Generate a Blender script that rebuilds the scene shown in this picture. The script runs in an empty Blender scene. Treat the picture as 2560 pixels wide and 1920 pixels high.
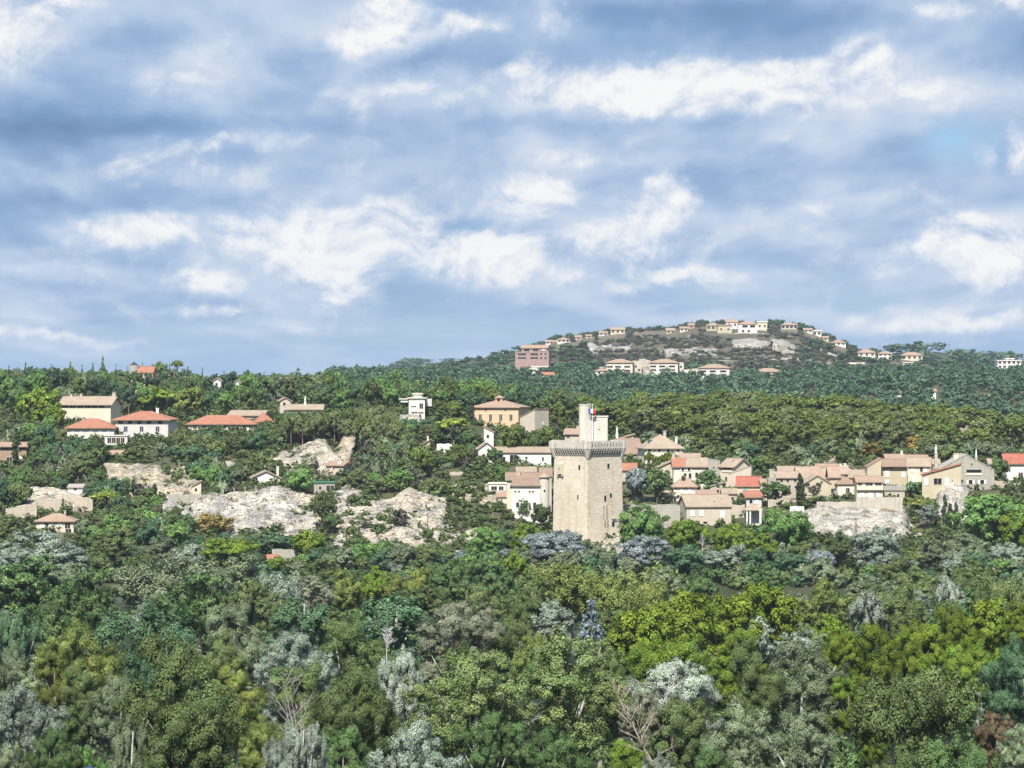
import bpy, bmesh, math, random
import numpy as np
from mathutils import Vector, Matrix

# ---------------------------------------------------------------- camera, sun, sky, exposure
SC = bpy.context.scene
COL = SC.collection
F = 8800.0            # focal length in photo pixels (photo 2560 wide)
CZ = 50.0             # camera height above the river
cam_d = bpy.data.cameras.new("camera"); cam = bpy.data.objects.new("camera", cam_d); COL.objects.link(cam)
cam.location = (0, 0, CZ); cam.rotation_euler = (math.radians(90), 0, 0)
cam_d.sensor_width = 36; cam_d.lens = 36 * F / 2560; cam_d.clip_start = 1; cam_d.clip_end = 60000
SC.camera = cam
SUN_AZ, SUN_EL = 11.0, 49.0    # degrees to the left of straight behind the camera; elevation
sun_d = bpy.data.lights.new("sun", 'SUN'); sun = bpy.data.objects.new("sun", sun_d); COL.objects.link(sun)
sun_d.energy = 4.7; sun_d.angle = math.radians(0.53); sun_d.color = (1.0, 0.95, 0.88)
sd = Vector((-math.sin(math.radians(SUN_AZ)) * math.cos(math.radians(SUN_EL)),
             -math.cos(math.radians(SUN_AZ)) * math.cos(math.radians(SUN_EL)), math.sin(math.radians(SUN_EL))))
sun.rotation_euler = sd.to_track_quat('Z', 'Y').to_euler(); sun.location = (0, -100, 300)
SC.view_settings.view_transform = 'Standard'; SC.view_settings.look = 'None'; SC.view_settings.gamma = 1
SC.view_settings.exposure = 0.85
SC.cycles.max_bounces = 5; SC.cycles.diffuse_bounces = 2; SC.cycles.glossy_bounces = 2
SC.cycles.transmission_bounces = 3; SC.cycles.transparent_max_bounces = 6; SC.cycles.volume_bounces = 0
SC.cycles.use_denoising = True; SC.cycles.denoiser = 'OPENIMAGEDENOISE'; SC.cycles.denoising_input_passes = 'RGB_ALBEDO_NORMAL'
SKY_GAIN = 1.0


def lin(c):
    return tuple(((v / 255) / 12.92 if v / 255 <= 0.04045 else ((v / 255 + 0.055) / 1.055) ** 2.4) for v in c)


class NT:
    """small helper for building node graphs"""
    def __init__(s, tree):
        s.t = tree; s.n = tree.nodes; s.l = tree.links; s.n.clear()

    def node(s, typ, ins=None, **kw):
        nd = s.n.new(typ)
        for k, v in kw.items():
            setattr(nd, k, v)
        for k, v in (ins or {}).items():
            s.put(nd, k, v)
        return nd

    def put(s, nd, k, v):
        if isinstance(v, bpy.types.NodeSocket):
            s.l.new(v, nd.inputs[k])
        else:
            nd.inputs[k].default_value = v

    def math(s, op, a, b=0.0, c=0.0, clamp=False):
        nd = s.node('ShaderNodeMath', operation=op, use_clamp=clamp)
        s.put(nd, 0, a); s.put(nd, 1, b); s.put(nd, 2, c)
        return nd.outputs[0]

    def vmath(s, op, a, b=(0, 0, 0), c=(0, 0, 0)):
        nd = s.node('ShaderNodeVectorMath', operation=op)
        s.put(nd, 0, a); s.put(nd, 1, b)
        if op == 'MULTIPLY_ADD':
            s.put(nd, 2, c)
        return nd.outputs['Value'] if op == 'DOT_PRODUCT' else nd.outputs['Vector']

    def noise(s, vec, scale, detail=4, rough=0.55, out='Fac', dist=0.0, dim='3D'):
        nd = s.node('ShaderNodeTexNoise', {'Scale': scale, 'Detail': detail, 'Roughness': rough, 'Distortion': dist}, noise_dimensions=dim)
        if vec is not None:
            s.put(nd, 'Vector', vec)
        return nd.outputs[out]

    def ramp(s, fac, stops, interp='LINEAR'):
        nd = s.node('ShaderNodeValToRGB'); cr = nd.color_ramp; cr.interpolation = interp
        while len(cr.elements) < len(stops):
            cr.elements.new(0.5)
        for e, (p, c) in zip(cr.elements, stops):
            e.position = p; e.color = (*c[:3], 1)
        s.put(nd, 0, fac)
        return nd.outputs[0]

    def mix(s, f, a, b, blend='MIX'):
        nd = s.node('ShaderNodeMix', data_type='RGBA', blend_type=blend)
        s.put(nd, 0, f)
        for k, v in ((6, a), (7, b)):
            s.put(nd, k, v if isinstance(v, bpy.types.NodeSocket) else (*v[:3], 1))
        return nd.outputs[2]

    def maprange(s, v, a, b, c=0.0, d=1.0, smooth=False):
        nd = s.node('ShaderNodeMapRange', {0: v, 1: a, 2: b, 3: c, 4: d})
        if smooth:
            nd.interpolation_type = 'SMOOTHSTEP'
        return nd.outputs[0]


# sky: Nishita daylight behind a broken deck of clouds laid out by azimuth and elevation
CLOUDS = [  # azimuth, elevation (thousandths of the focal length), spread, brightness
 (60,60,190,100,.75),(985,40,60,55,1.1),(905,100,55,32,1.0),(1190,58,75,32,.8),(1385,35,45,35,.8),(420,195,100,45,.42),(510,110,50,60,.25),
 (1000,230,130,40,.42),(620,352,140,22,.5),(500,440,160,38,.38),(180,455,80,26,.3),(275,572,60,36,.9),(390,570,40,30,.55),(600,590,50,26,.5),
 (470,605,26,40,.45),(800,605,95,50,1.0),(1180,645,100,42,.9),(870,705,75,45,.6),(1000,600,90,40,.5),(490,700,60,24,.65),(560,775,140,12,.5),
 (150,845,170,12,.5),(760,822,120,14,.3),(1700,222,150,46,1.0),(1340,225,90,45,.55),(1560,255,110,50,.65),(1900,205,110,38,.75),
 (2150,125,55,34,.9),(2220,185,130,60,.45),(2400,245,160,45,.32),(2330,35,60,22,.6),(2560,20,50,30,.9),(1370,480,60,26,.7),(1400,395,50,18,.75),
 (1300,485,50,40,.5),(1650,500,45,48,.8),(1640,550,30,40,.4),(1290,650,60,40,.55),(1490,600,55,34,.4),(1590,630,38,34,.55),(1440,690,45,16,.5),
 (1555,722,50,14,.6),(1720,692,100,14,.5),(2110,510,90,22,.35),(2420,590,70,44,.9),(2490,665,80,34,.95),(2330,622,90,18,.6),(2455,410,26,34,.5),(1080,560,480,110,.22),(330,640,300,60,.2),(1700,590,330,90,.16),(2250,700,300,40,.2),(620,200,300,60,.15),(1600,230,380,90,.2),
 (2535,380,18,50,.55),(2450,785,170,20,.4),(2230,805,220,16,.3),(1950,330,40,25,.35),(1980,290,30,20,.3),
 (300,115,130,60,-.6),(130,310,220,70,-.45),(50,370,130,50,-.4),(120,505,190,36,-.65),(740,155,120,34,-.5),(1060,155,120,28,-.6),(420,318,230,22,-.4),
 (1700,25,330,34,-.65),(2060,90,260,44,-.35),(1600,300,300,22,-.45),(1330,320,200,22,-.3),(1160,572,70,14,-.4),(1750,430,220,50,-.22),(2520,140,110,50,-.4),
 (1130,330,200,60,-.18),(2050,430,150,40,-.15),(300,640,180,18,-.25)]
BLUES = [(2395,365,80,55,.9),(2080,760,260,34,.75),(600,825,460,18,.9),(150,880,320,22,.7),(1150,850,300,30,.5),(300,545,260,20,.35),(1850,690,200,30,.4),(700,560,60,16,.6),(1060,30,34,22,.6),(890,32,24,16,.5),(1280,800,500,22,.25),
         (240,640,160,12,.3),(1250,560,60,20,.3),(1900,720,150,30,.25)]


def build_world():
    w = bpy.data.worlds.new("World"); SC.world = w; w.use_nodes = True
    g = NT(w.node_tree)
    d = g.node('ShaderNodeTexCoord').outputs['Generated']
    sep = g.node('ShaderNodeSeparateXYZ', {0: d})
    az = g.math('MULTIPLY', g.math('ARCTAN2', sep.outputs[0], sep.outputs[1]), F / 1000)
    el = g.math('MULTIPLY', g.math('ARCSINE', sep.outputs[2]), F / 1000)
    p = g.node('ShaderNodeCombineXYZ', {0: az, 1: el}).outputs[0]
    # coordinates that crowd towards the horizon, as a cloud deck does
    el0 = g.math('MAXIMUM', el, 0.0)
    q = g.node('ShaderNodeCombineXYZ', {0: g.math('DIVIDE', az, g.math('MULTIPLY_ADD', el0, .5, .62)), 1: g.math('MULTIPLY', g.math('LOGARITHM', g.math('ADD', el0, .22), 2.718), 1.75)}).outputs[0]
    wn = g.noise(p, 3.0, 3, .55, 'Color'); wn2 = g.noise(p, 11.0, 5, .62, 'Color')
    pw = g.vmath('MULTIPLY_ADD', g.vmath('SUBTRACT', wn, (.5, .5, .5)), (.20, .08, 0), p)
    pw = g.vmath('MULTIPLY_ADD', g.vmath('SUBTRACT', wn2, (.5, .5, .5)), (.15, .08, 0), pw)

    def blobs(lst):
        acc = 0.0
        for (x, y, sx, sy, a) in lst:
            u, v = (x - 1280) / 1000, (960 - y) / 1000
            ix, iy = 1000 / (sx * 1.3), 1000 / (sy * 1.3)
            t = g.vmath('MULTIPLY_ADD', pw, (ix, iy, 0), (-u * ix, -v * iy, 0))
            e = g.math('POWER', 0.3679, g.vmath('DOT_PRODUCT', t, t))
            acc = g.math('MULTIPLY_ADD', e, a, acc)
        return acc
    B = blobs(CLOUDS); H = blobs(BLUES)
    # soft grey blue deck
    fb = g.noise(q, 1.55, 6, .50, dist=.15)
    fb2 = g.noise(g.vmath('ADD', q, (-.04, -.09, 0)), 1.55, 6, .50, dist=.15)
    fine = g.noise(g.vmath('MULTIPLY', p, (1, 1.7, 1)), 6.5, 6, .56, dist=.4)
    s = g.math('MULTIPLY_ADD', g.math('SUBTRACT', fb, .5), .95, .54)
    s = g.math('MULTIPLY_ADD', g.math('SUBTRACT', fine, .5), .16, s)
    s = g.math('MULTIPLY_ADD', g.math('SUBTRACT', fb, fb2), .9, s)
    s = g.math('MULTIPLY_ADD', B, .42, s)
    deck = g.ramp(s, [(.0, lin((106, 136, 176))), (.25, lin((127, 158, 199))), (.45, lin((155, 182, 217))), (.65, lin((187, 206, 231))),
                      (.85, lin((214, 223, 238))), (1., lin((234, 238, 243)))], 'LINEAR')
    # sunlit heads in front of the deck, white above, grey blue below
    f1 = g.noise(g.vmath('MULTIPLY', p, (1, 1.3, 1)), 4.6, 9, .60, dist=.3)
    f2 = g.noise(g.vmath('MULTIPLY', g.vmath('ADD', p, (-.012, .026, 0)), (1, 1.3, 1)), 4.6, 9, .60, dist=.3)
    hd = g.math('MULTIPLY_ADD', g.math('SUBTRACT', f1, .5), 1.5, B)
    mask = g.maprange(hd, .03, .68, 0, 1, True)
    lit = g.math('MULTIPLY_ADD', g.math('SUBTRACT', f1, f2), 3.4, g.math('MULTIPLY_ADD', hd, .42, .36))
    head = g.ramp(lit, [(.05, lin((160, 183, 217))), (.35, lin((198, 211, 232))), (.62, lin((230, 235, 243))), (.9, lin((250, 250, 249)))])
    cc = g.mix(g.math('MULTIPLY', mask, .88), deck, head)
    hole = g.math('MULTIPLY_ADD', g.math('SUBTRACT', .45, fb), 1.8, H)
    hole = g.math('ADD', hole, g.maprange(el, .06, .30, .30, 0.0))
    hole = g.math('MULTIPLY', g.math('MULTIPLY', hole, g.maprange(s, .80, .45), clamp=True), g.math('SUBTRACT', 1.0, mask), clamp=True)
    haze = g.maprange(el, .02, .13, .55, 0.0)
    gain = 2 ** -SC.view_settings.exposure * SKY_GAIN / 0.1
    cc = g.mix(haze, cc, lin((160, 193, 229)))
    sky = g.node('ShaderNodeTexSky', sky_type='NISHITA', sun_disc=False, sun_elevation=math.radians(SUN_EL),
                 sun_rotation=math.radians(180 + SUN_AZ), altitude=60, air_density=1.0, dust_density=.6, ozone_density=2.0).outputs[0]
    blue = g.mix(.30, tuple(v * gain for v in lin((98, 160, 216))), sky)
    col = g.mix(g.math('MULTIPLY', hole, .85), g.vmath('SCALE', cc), blue)
    sc = col.node.inputs[6].links[0].from_node; sc.inputs['Scale'].default_value = gain
    bg = g.node('ShaderNodeBackground', {0: col, 1: 0.1})
    g.node('ShaderNodeOutputWorld', {0: bg.outputs[0]})


build_world()
# ---------------------------------------------------------------- materials
MATS = {}


def finish(g, col, rough=.85, bump=None, bstr=.4, bdist=.3, spec=.2, extra=None):
    pr = g.node('ShaderNodeBsdfPrincipled', {'Base Color': col if isinstance(col, bpy.types.NodeSocket) else (*col, 1), 'Roughness': rough, 'Specular IOR Level': spec})
    if bump is not None:
        b = g.node('ShaderNodeBump', {'Strength': bstr, 'Distance': bdist, 'Height': bump})
        g.put(pr, 'Normal', b.outputs[0])
    g.node('ShaderNodeOutputMaterial', {0: pr.outputs[0]})


def newmat(name):
    m = bpy.data.materials.new(name); m.use_nodes = True; MATS[name] = m
    return m, NT(m.node_tree)


LEAF_GAIN = 2.15


def leafmat(name, a, b, c, pale=None, pale_f=0.0, trans=.24, spec=.08):
    """foliage: each leaf takes its own shade between a and c; pale: share of leaves showing a white underside"""
    a, b, c = (tuple(v * LEAF_GAIN for v in q) for q in (a, b, c))
    m, g = newmat(name)
    geo = g.node('ShaderNodeNewGeometry'); oi = g.node('ShaderNodeObjectInfo')
    r = geo.outputs['Random Per Island']
    stops = [(0, a), (.5, b), (.93 - pale_f, c)]
    if pale:
        stops += [(.97 - pale_f, pale), (1, pale)]
    col = g.ramp(r, stops)
    tc = g.node('ShaderNodeTexCoord').outputs['Object']
    n = g.noise(tc, .32, 2)
    val = g.math('MULTIPLY', g.maprange(oi.outputs['Random'], 0, 1, .8, 1.22), g.maprange(n, .3, .7, .66, 1.34))
    hsv = g.node('ShaderNodeHueSaturation', {'Hue': g.maprange(g.noise(tc, .22, 2), .3, .7, .492, .532), 'Saturation': 1.0, 'Value': val, 'Color': col})
    pr = g.node('ShaderNodeBsdfPrincipled', {'Base Color': hsv.outputs[0], 'Roughness': .7, 'Specular IOR Level': spec})
    tr = g.node('ShaderNodeBsdfTranslucent', {'Color': hsv.outputs[0]})
    mx = g.node('ShaderNodeMixShader', {0: trans, 1: pr.outputs[0], 2: tr.outputs[0]})
    g.node('ShaderNodeOutputMaterial', {0: mx.outputs[0]})
    return m


leafmat('leaf_silver', (.070, .095, .062), (.110, .138, .098), (.16, .185, .145), (.36, .38, .37), .12)
leafmat('leaf_white', (.080, .104, .066), (.130, .155, .112), (.185, .205, .17), (.40, .42, .40), .18)
leafmat('leaf_grey', (.056, .076, .038), (.092, .115, .060), (.135, .152, .09), (.25, .26, .22), .05)
leafmat('leaf_olive', (.044, .062, .020), (.074, .096, .032), (.112, .134, .052), (.22, .22, .15), .03)
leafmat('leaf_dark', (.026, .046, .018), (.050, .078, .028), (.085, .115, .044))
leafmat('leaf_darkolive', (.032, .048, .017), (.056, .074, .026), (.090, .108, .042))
leafmat('leaf_green', (.040, .078, .022), (.070, .118, .034), (.11, .16, .05))
leafmat('leaf_teal', (.024, .052, .026), (.043, .078, .038), (.072, .11, .058))
leafmat('leaf_bluegreen', (.036, .072, .032), (.060, .104, .048), (.096, .142, .075), (.17, .22, .17), .06)
leafmat('leaf_lime', (.046, .076, .010), (.076, .106, .014), (.112, .140, .025))
leafmat('leaf_plane', (.044, .066, .008), (.074, .096, .011), (.112, .130, .021))
leafmat('leaf_yellow', (.056, .070, .016), (.090, .100, .024), (.128, .13, .038))
leafmat('leaf_olivewillow', (.054, .070, .018), (.088, .104, .028), (.128, .14, .045))
leafmat('leaf_rust', (.09, .065, .018), (.135, .090, .026), (.165, .12, .042))
leafmat('leaf_orange', (.11, .085, .028), (.155, .118, .042), (.20, .158, .068))
leafmat('leaf_red', (.058, .048, .028), (.09, .062, .038), (.12, .085, .052))
leafmat('leaf_bluegrey', (.066, .082, .082), (.108, .128, .124), (.165, .185, .178))
leafmat('leaf_bluespruce', (.040, .062, .066), (.072, .100, .105), (.115, .145, .15))
leafmat('leaf_pine', (.033, .046, .012), (.061, .077, .019), (.096, .112, .032))
leafmat('leaf_pinelight', (.058, .080, .013), (.098, .120, .020), (.14, .158, .036))
leafmat('leaf_pinewood', (.050, .062, .026), (.080, .092, .038), (.115, .122, .056))
leafmat('leaf_cypress', (.020, .032, .018), (.036, .050, .024), (.060, .075, .036))
leafmat('leaf_forest', (.019, .037, .022), (.035, .060, .033), (.058, .085, .046))
leafmat('leaf_scrub', (.026, .029, .021), (.044, .046, .032), (.068, .066, .046))
leafmat('leaf_twig', (.078, .085, .052), (.115, .12, .078), (.16, .162, .118))


def stone(name, c1, c2, stain, scale=1.0, bs=.5, stain_f=.5, course=0.0, holes=0.0, spots=None):
    m, g = newmat(name)
    tc = g.node('ShaderNodeTexCoord').outputs['Object']
    sx = g.node('ShaderNodeSeparateXYZ', {0: tc})
    n1 = g.noise(tc, .35 * scale, 6, .6); n2 = g.noise(tc, 2.6 * scale, 5, .65)
    col = g.mix(g.maprange(n1, .3, .7), c1, c2)
    col = g.mix(g.maprange(n2, .35, .75, 0, .5), col, tuple(v * .66 for v in c1))
    st = g.noise(g.vmath('MULTIPLY', tc, (1.1, 1.1, .16)), .9 * scale, 5, .6)
    col = g.mix(g.maprange(st, .53, .72, 0, stain_f), col, stain)
    h = g.math('ADD', n2, g.math('MULTIPLY', n1, .6))
    if course:
        uv = g.node('ShaderNodeCombineXYZ', {0: g.math('ADD', sx.outputs[0], sx.outputs[1]), 1: sx.outputs[2]}).outputs[0]
        br = g.node('ShaderNodeTexBrick', {'Vector': uv, 'Scale': 1.0, 'Mortar Size': .03, 'Mortar Smooth': .4, 'Brick Width': course * 2.1, 'Row Height': course,
                                           'Color1': (1, 1, 1, 1), 'Color2': (.80, .80, .80, 1), 'Mortar': (.62, .62, .62, 1)})
        col = g.mix(.42, col, br.outputs[0], 'MULTIPLY')
        h = g.math('MULTIPLY_ADD', br.outputs[1], -.5, h)
    if holes:
        v = g.noise(g.vmath('MULTIPLY', tc, (1, 1, 2.6)), 1.9, 3, .7)
        zz = g.maprange(sx.outputs[2], 0, 22, holes, 0)
        f = g.math('MULTIPLY', g.maprange(v, .61, .67), zz, clamp=True)
        col = g.mix(f, col, (.09, .075, .06))
        h = g.math('SUBTRACT', h, f)
    finish(g, col, .9, h, bs, .35)
    return m


stone('tower_stone', (.56, .49, .38), (.70, .63, .50), (.42, .31, .18), .6, .5, .6, .6, .6)
stone('parapet_stone', (.52, .48, .41), (.61, .57, .49), (.24, .23, .20), 1.2, .5, .7, .45)
stone('turret_stone', (.58, .54, .46), (.66, .61, .52), (.36, .32, .26), 1.0, .4, .5, .45)
stone('grey_stone', (.38, .36, .31), (.47, .44, .37), (.24, .23, .21), 1.3, .6, .6, .4)
stone('old_stone', (.45, .40, .31), (.53, .47, .37), (.27, .24, .19), 1.2, .5, .5, .4)
stone('wall_stone', (.46, .42, .35), (.58, .53, .44), (.22, .20, .17), 1.6, .7, .7, .5, .0)


def plaster(name, c, v=.12):
    m, g = newmat(name)
    tc = g.node('ShaderNodeTexCoord').outputs['Object']
    n = g.noise(tc, .5, 5, .6); st = g.noise(g.vmath('MULTIPLY', tc, (1.2, 1.2, .2)), 1.2, 4)
    col = g.mix(g.maprange(n, .3, .7), tuple(x * (1 - v) for x in c), tuple(min(.85, x * (1 + v * .5)) for x in c))
    col = g.mix(g.maprange(st, .52, .72, 0, .35), col, tuple(x * y for x, y in zip(c, (.72, .68, .62))))
    finish(g, col, .9, n, .15, .1)


plaster('cream', (.57, .51, .40)); plaster('white', (.63, .61, .56)); plaster('ochre', (.44, .385, .275)); plaster('orange_wall', (.56, .41, .26))
plaster('tan_wall', (.46, .41, .33)); plaster('pink_wall', (.47, .26, .22)); plaster('yellow_wall', (.54, .485, .36)); plaster('pale_grey', (.50, .49, .46))
plaster('warm_white', (.58, .54, .46)); plaster('brown_wall', (.30, .22, .15)); plaster('pink_villa', (.31, .215, .195))


def tiles(name, c1, c2, moss=(.30, .25, .18), mf=.4):
    m, g = newmat(name)
    tc = g.node('ShaderNodeTexCoord').outputs['Object']
    n = g.noise(tc, .45, 5, .6); n2 = g.noise(tc, 3.5, 4, .7)
    col = g.mix(g.maprange(n, .32, .68), c1, c2)
    col = g.mix(g.maprange(n2, .3, .7, 0, .8), col, tuple(x * .55 for x in c1))
    col = g.mix(g.maprange(g.noise(tc, .9, 5, .65), .55, .7, 0, mf), col, moss)
    wv = g.node('ShaderNodeTexWave', {'Vector': tc, 'Scale': 1.05, 'Distortion': .6, 'Detail': 1.0}, wave_type='BANDS', bands_direction='X')
    finish(g, col, .85, g.math('MULTIPLY_ADD', n2, .5, wv.outputs[1]), .55, .12)


tiles('tile_red', (.36, .155, .10), (.45, .22, .145), mf=.3); tiles('tile_tan', (.34, .27, .20), (.46, .37, .28), mf=.6); tiles('tile_pink', (.35, .245, .18), (.45, .325, .245), mf=.55)
tiles('tile_brown', (.29, .20, .15), (.36, .26, .19)); tiles('tile_grey', (.38, .36, .32), (.45, .42, .36)); tiles('tile_crimson', (.36, .12, .085), (.44, .17, .12), mf=.25)
tiles('tile_dark', (.055, .055, .07), (.09, .085, .10), (.10, .10, .10)); tiles('tile_green', (.05, .17, .11), (.09, .22, .14), (.1, .16, .1))


def plain(name, c, rough=.6, spec=.3):
    m, g = newmat(name)
    tc = g.node('ShaderNodeTexCoord').outputs['Object']
    n = g.noise(tc, 1.7, 4)
    finish(g, g.mix(g.maprange(n, .3, .7), tuple(x * .86 for x in c), c), rough, None, spec=spec)


plain('shutter_white', (.70, .69, .67)); plain('shutter_turquoise', (.10, .36, .40)); plain('shutter_brown', (.17, .11, .075)); plain('shutter_grey', (.45, .46, .48))
plain('pole_white', (.82, .82, .80), .35); plain('flag_blue', (.03, .09, .42)); plain('flag_white', (.75, .74, .78)); plain('flag_red', (.72, .035, .02))
plain('iron', (.05, .05, .055), .5); plain('timber', (.12, .075, .045), .8); plain('dark_opening', (.022, .020, .022), .9, .05); plain('awning_blue', (.025, .04, .20), .7)
plain('stone_frame', (.52, .48, .40), .9); plain('car_white', (.75, .75, .77), .25, .5); plain('cone_white', (.72, .70, .66), .8)
m, g = newmat('glass'); finish(g, (.035, .042, .055), .12, spec=.6)


def barkmat(name, c1, c2, marks=.0):
    m, g = newmat(name)
    tc = g.node('ShaderNodeTexCoord').outputs['Object']
    n = g.noise(g.vmath('MULTIPLY', tc, (3, 3, .8)), 1.4, 5, .65)
    col = g.mix(g.maprange(n, .35, .65), c1, c2)
    if marks:
        col = g.mix(g.maprange(g.noise(tc, 2.2, 3), .58, .66, 0, marks), col, (.08, .075, .065))
    finish(g, col, .85, n, .5, .1)


barkmat('bark_brown', (.10, .075, .055), (.17, .13, .10)); barkmat('bark_white', (.40, .39, .36), (.58, .57, .54), .8); barkmat('bark_grey', (.22, .20, .175), (.34, .31, .28), .3)
barkmat('bark_dead', (.27, .22, .17), (.40, .34, .27)); barkmat('bark_pine', (.15, .115, .095), (.23, .18, .15))


def rockmat(name, c1, c2, grey, veg=.0):
    m, g = newmat(name)
    tc = g.node('ShaderNodeTexCoord').outputs['Object']
    n1 = g.noise(tc, .11, 5, .6, dist=.5); n2 = g.noise(tc, .55, 5, .62); n3 = g.noise(g.vmath('MULTIPLY', tc, (1, 1, 2.4)), .5, 5, .7, dist=1.0)
    col = g.mix(g.maprange(n1, .36, .62), c1, c2)
    col = g.mix(g.maprange(g.noise(g.vmath('MULTIPLY', tc, (1, 1, .35)), .16, 6, .62), .44, .58, 0, .92), col, grey)
    col = g.mix(g.maprange(n2, .52, .72, 0, .6), col, tuple(x * .7 for x in grey))
    crack = g.maprange(g.math('ABSOLUTE', g.math('SUBTRACT', n3, .5)), 0.0, .02, 1, 0)
    col = g.mix(g.math('MULTIPLY', crack, .7, clamp=True), col, (.16, .14, .12))
    if veg:
        col = g.mix(g.maprange(g.noise(tc, .22, 6, .65), .54, .60, 0, veg), col, (.13, .115, .07))
    h = g.math('ADD', g.math('MULTIPLY', n2, 1.0), g.math('MULTIPLY_ADD', crack, -.5, n1))
    finish(g, col, .95, h, .9, .8)


rockmat('rock_white', (.46, .42, .34), (.57, .53, .45), (.28, .265, .25), .75)
rockmat('rock_cream', (.48, .41, .30), (.57, .50, .39), (.31, .29, .26), .7)
rockmat('rock_tan', (.49, .40, .26), (.55, .48, .35), (.31, .28, .23), .6)
rockmat('rock_grey', (.45, .42, .37), (.55, .52, .47), (.30, .29, .28), .7)


def groundmat():
    m, g = newmat('ground_soil')
    tc = g.node('ShaderNodeNewGeometry').outputs['Position']
    s = g.node('ShaderNodeSeparateXYZ', {0: tc}); y = s.outputs[1]; z = s.outputs[2]
    n1 = g.noise(tc, .05, 6, .6); n2 = g.noise(tc, .4, 5, .65)
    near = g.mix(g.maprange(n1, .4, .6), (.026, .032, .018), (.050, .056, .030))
    slope = g.mix(g.maprange(n1, .40, .64), (.060, .068, .034), (.15, .125, .08))
    slope = g.mix(g.maprange(n2, .42, .62, 0, .9), slope, (.052, .064, .026))
    nb = g.noise(g.vmath('MULTIPLY', tc, (1, 1, 3)), .012, 7, .62)
    hill = g.mix(g.maprange(g.noise(tc, .008, 6, .62), .42, .6), (.070, .068, .045), (.150, .130, .092))
    hill = g.mix(g.maprange(g.noise(tc, .07, 4, .7), .5, .66, 0, .8), hill, (.055, .068, .04))
    hill = g.mix(g.maprange(nb, .60, .66, 0, .8), hill, (.46, .43, .40))
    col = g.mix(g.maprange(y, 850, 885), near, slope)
    col = g.mix(g.maprange(y, 2350, 2480), col, hill)
    col = g.mix(g.maprange(y, 3600, 3900), col, (.05, .065, .035))
    finish(g, col, .95, n2, .6, .5, .1)


groundmat()
m, g = newmat('river_water')
tc = g.node('ShaderNodeTexCoord').outputs['Object']
finish(g, (.075, .090, .092), .10, g.noise(g.vmath('MULTIPLY', tc, (.5, 1.6, 1)), 1.2, 4), .25, .2, .5)
# ---------------------------------------------------------------- geometry helpers
def tag(o, label=None, cat=None, group=None, kind=None):
    if label: o['label'] = label
    if cat: o['category'] = cat
    if group: o['group'] = group
    if kind: o['kind'] = kind
    return o


def empty(name, loc, rz=0.0):
    o = bpy.data.objects.new(name, None); COL.objects.link(o)
    o.location = loc; o.rotation_euler = (0, 0, rz); o.empty_display_size = .5
    return o


def link(name, me, parent=None, mat=None, loc=None):
    o = bpy.data.objects.new(name, me); COL.objects.link(o)
    if parent is not None: o.parent = parent
    if loc is not None: o.location = loc
    if mat is not None and len(me.materials) == 0:
        me.materials.append(MATS[mat])
    return o


def link_omat(name, me, parent, mat):
    """shares mesh data, own material"""
    o = bpy.data.objects.new(name, me); COL.objects.link(o)
    if parent is not None: o.parent = parent
    if len(me.materials) == 0: me.materials.append(MATS[mat])
    o.material_slots[0].link = 'OBJECT'; o.material_slots[0].material = MATS[mat]
    return o


def np_mesh(name, V, Q, smooth=False, normals=None):
    """V (n,3); Q (m,k) face indices with k = 3 or 4"""
    V = np.asarray(V, dtype=np.float32); Q = np.asarray(Q, dtype=np.int32)
    me = bpy.data.meshes.new(name); k = Q.shape[1]
    me.vertices.add(len(V)); me.vertices.foreach_set('co', V.ravel())
    me.loops.add(Q.size); me.loops.foreach_set('vertex_index', Q.ravel())
    me.polygons.add(len(Q)); me.polygons.foreach_set('loop_start', np.arange(0, Q.size, k, dtype=np.int32))
    me.polygons.foreach_set('loop_total', np.full(len(Q), k, dtype=np.int32))
    if smooth: me.polygons.foreach_set('use_smooth', np.ones(len(Q), dtype=bool))
    me.update(calc_edges=True)
    if normals is not None:
        me.normals_split_custom_set_from_vertices(np.asarray(normals, dtype=np.float32))
    return me


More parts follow.
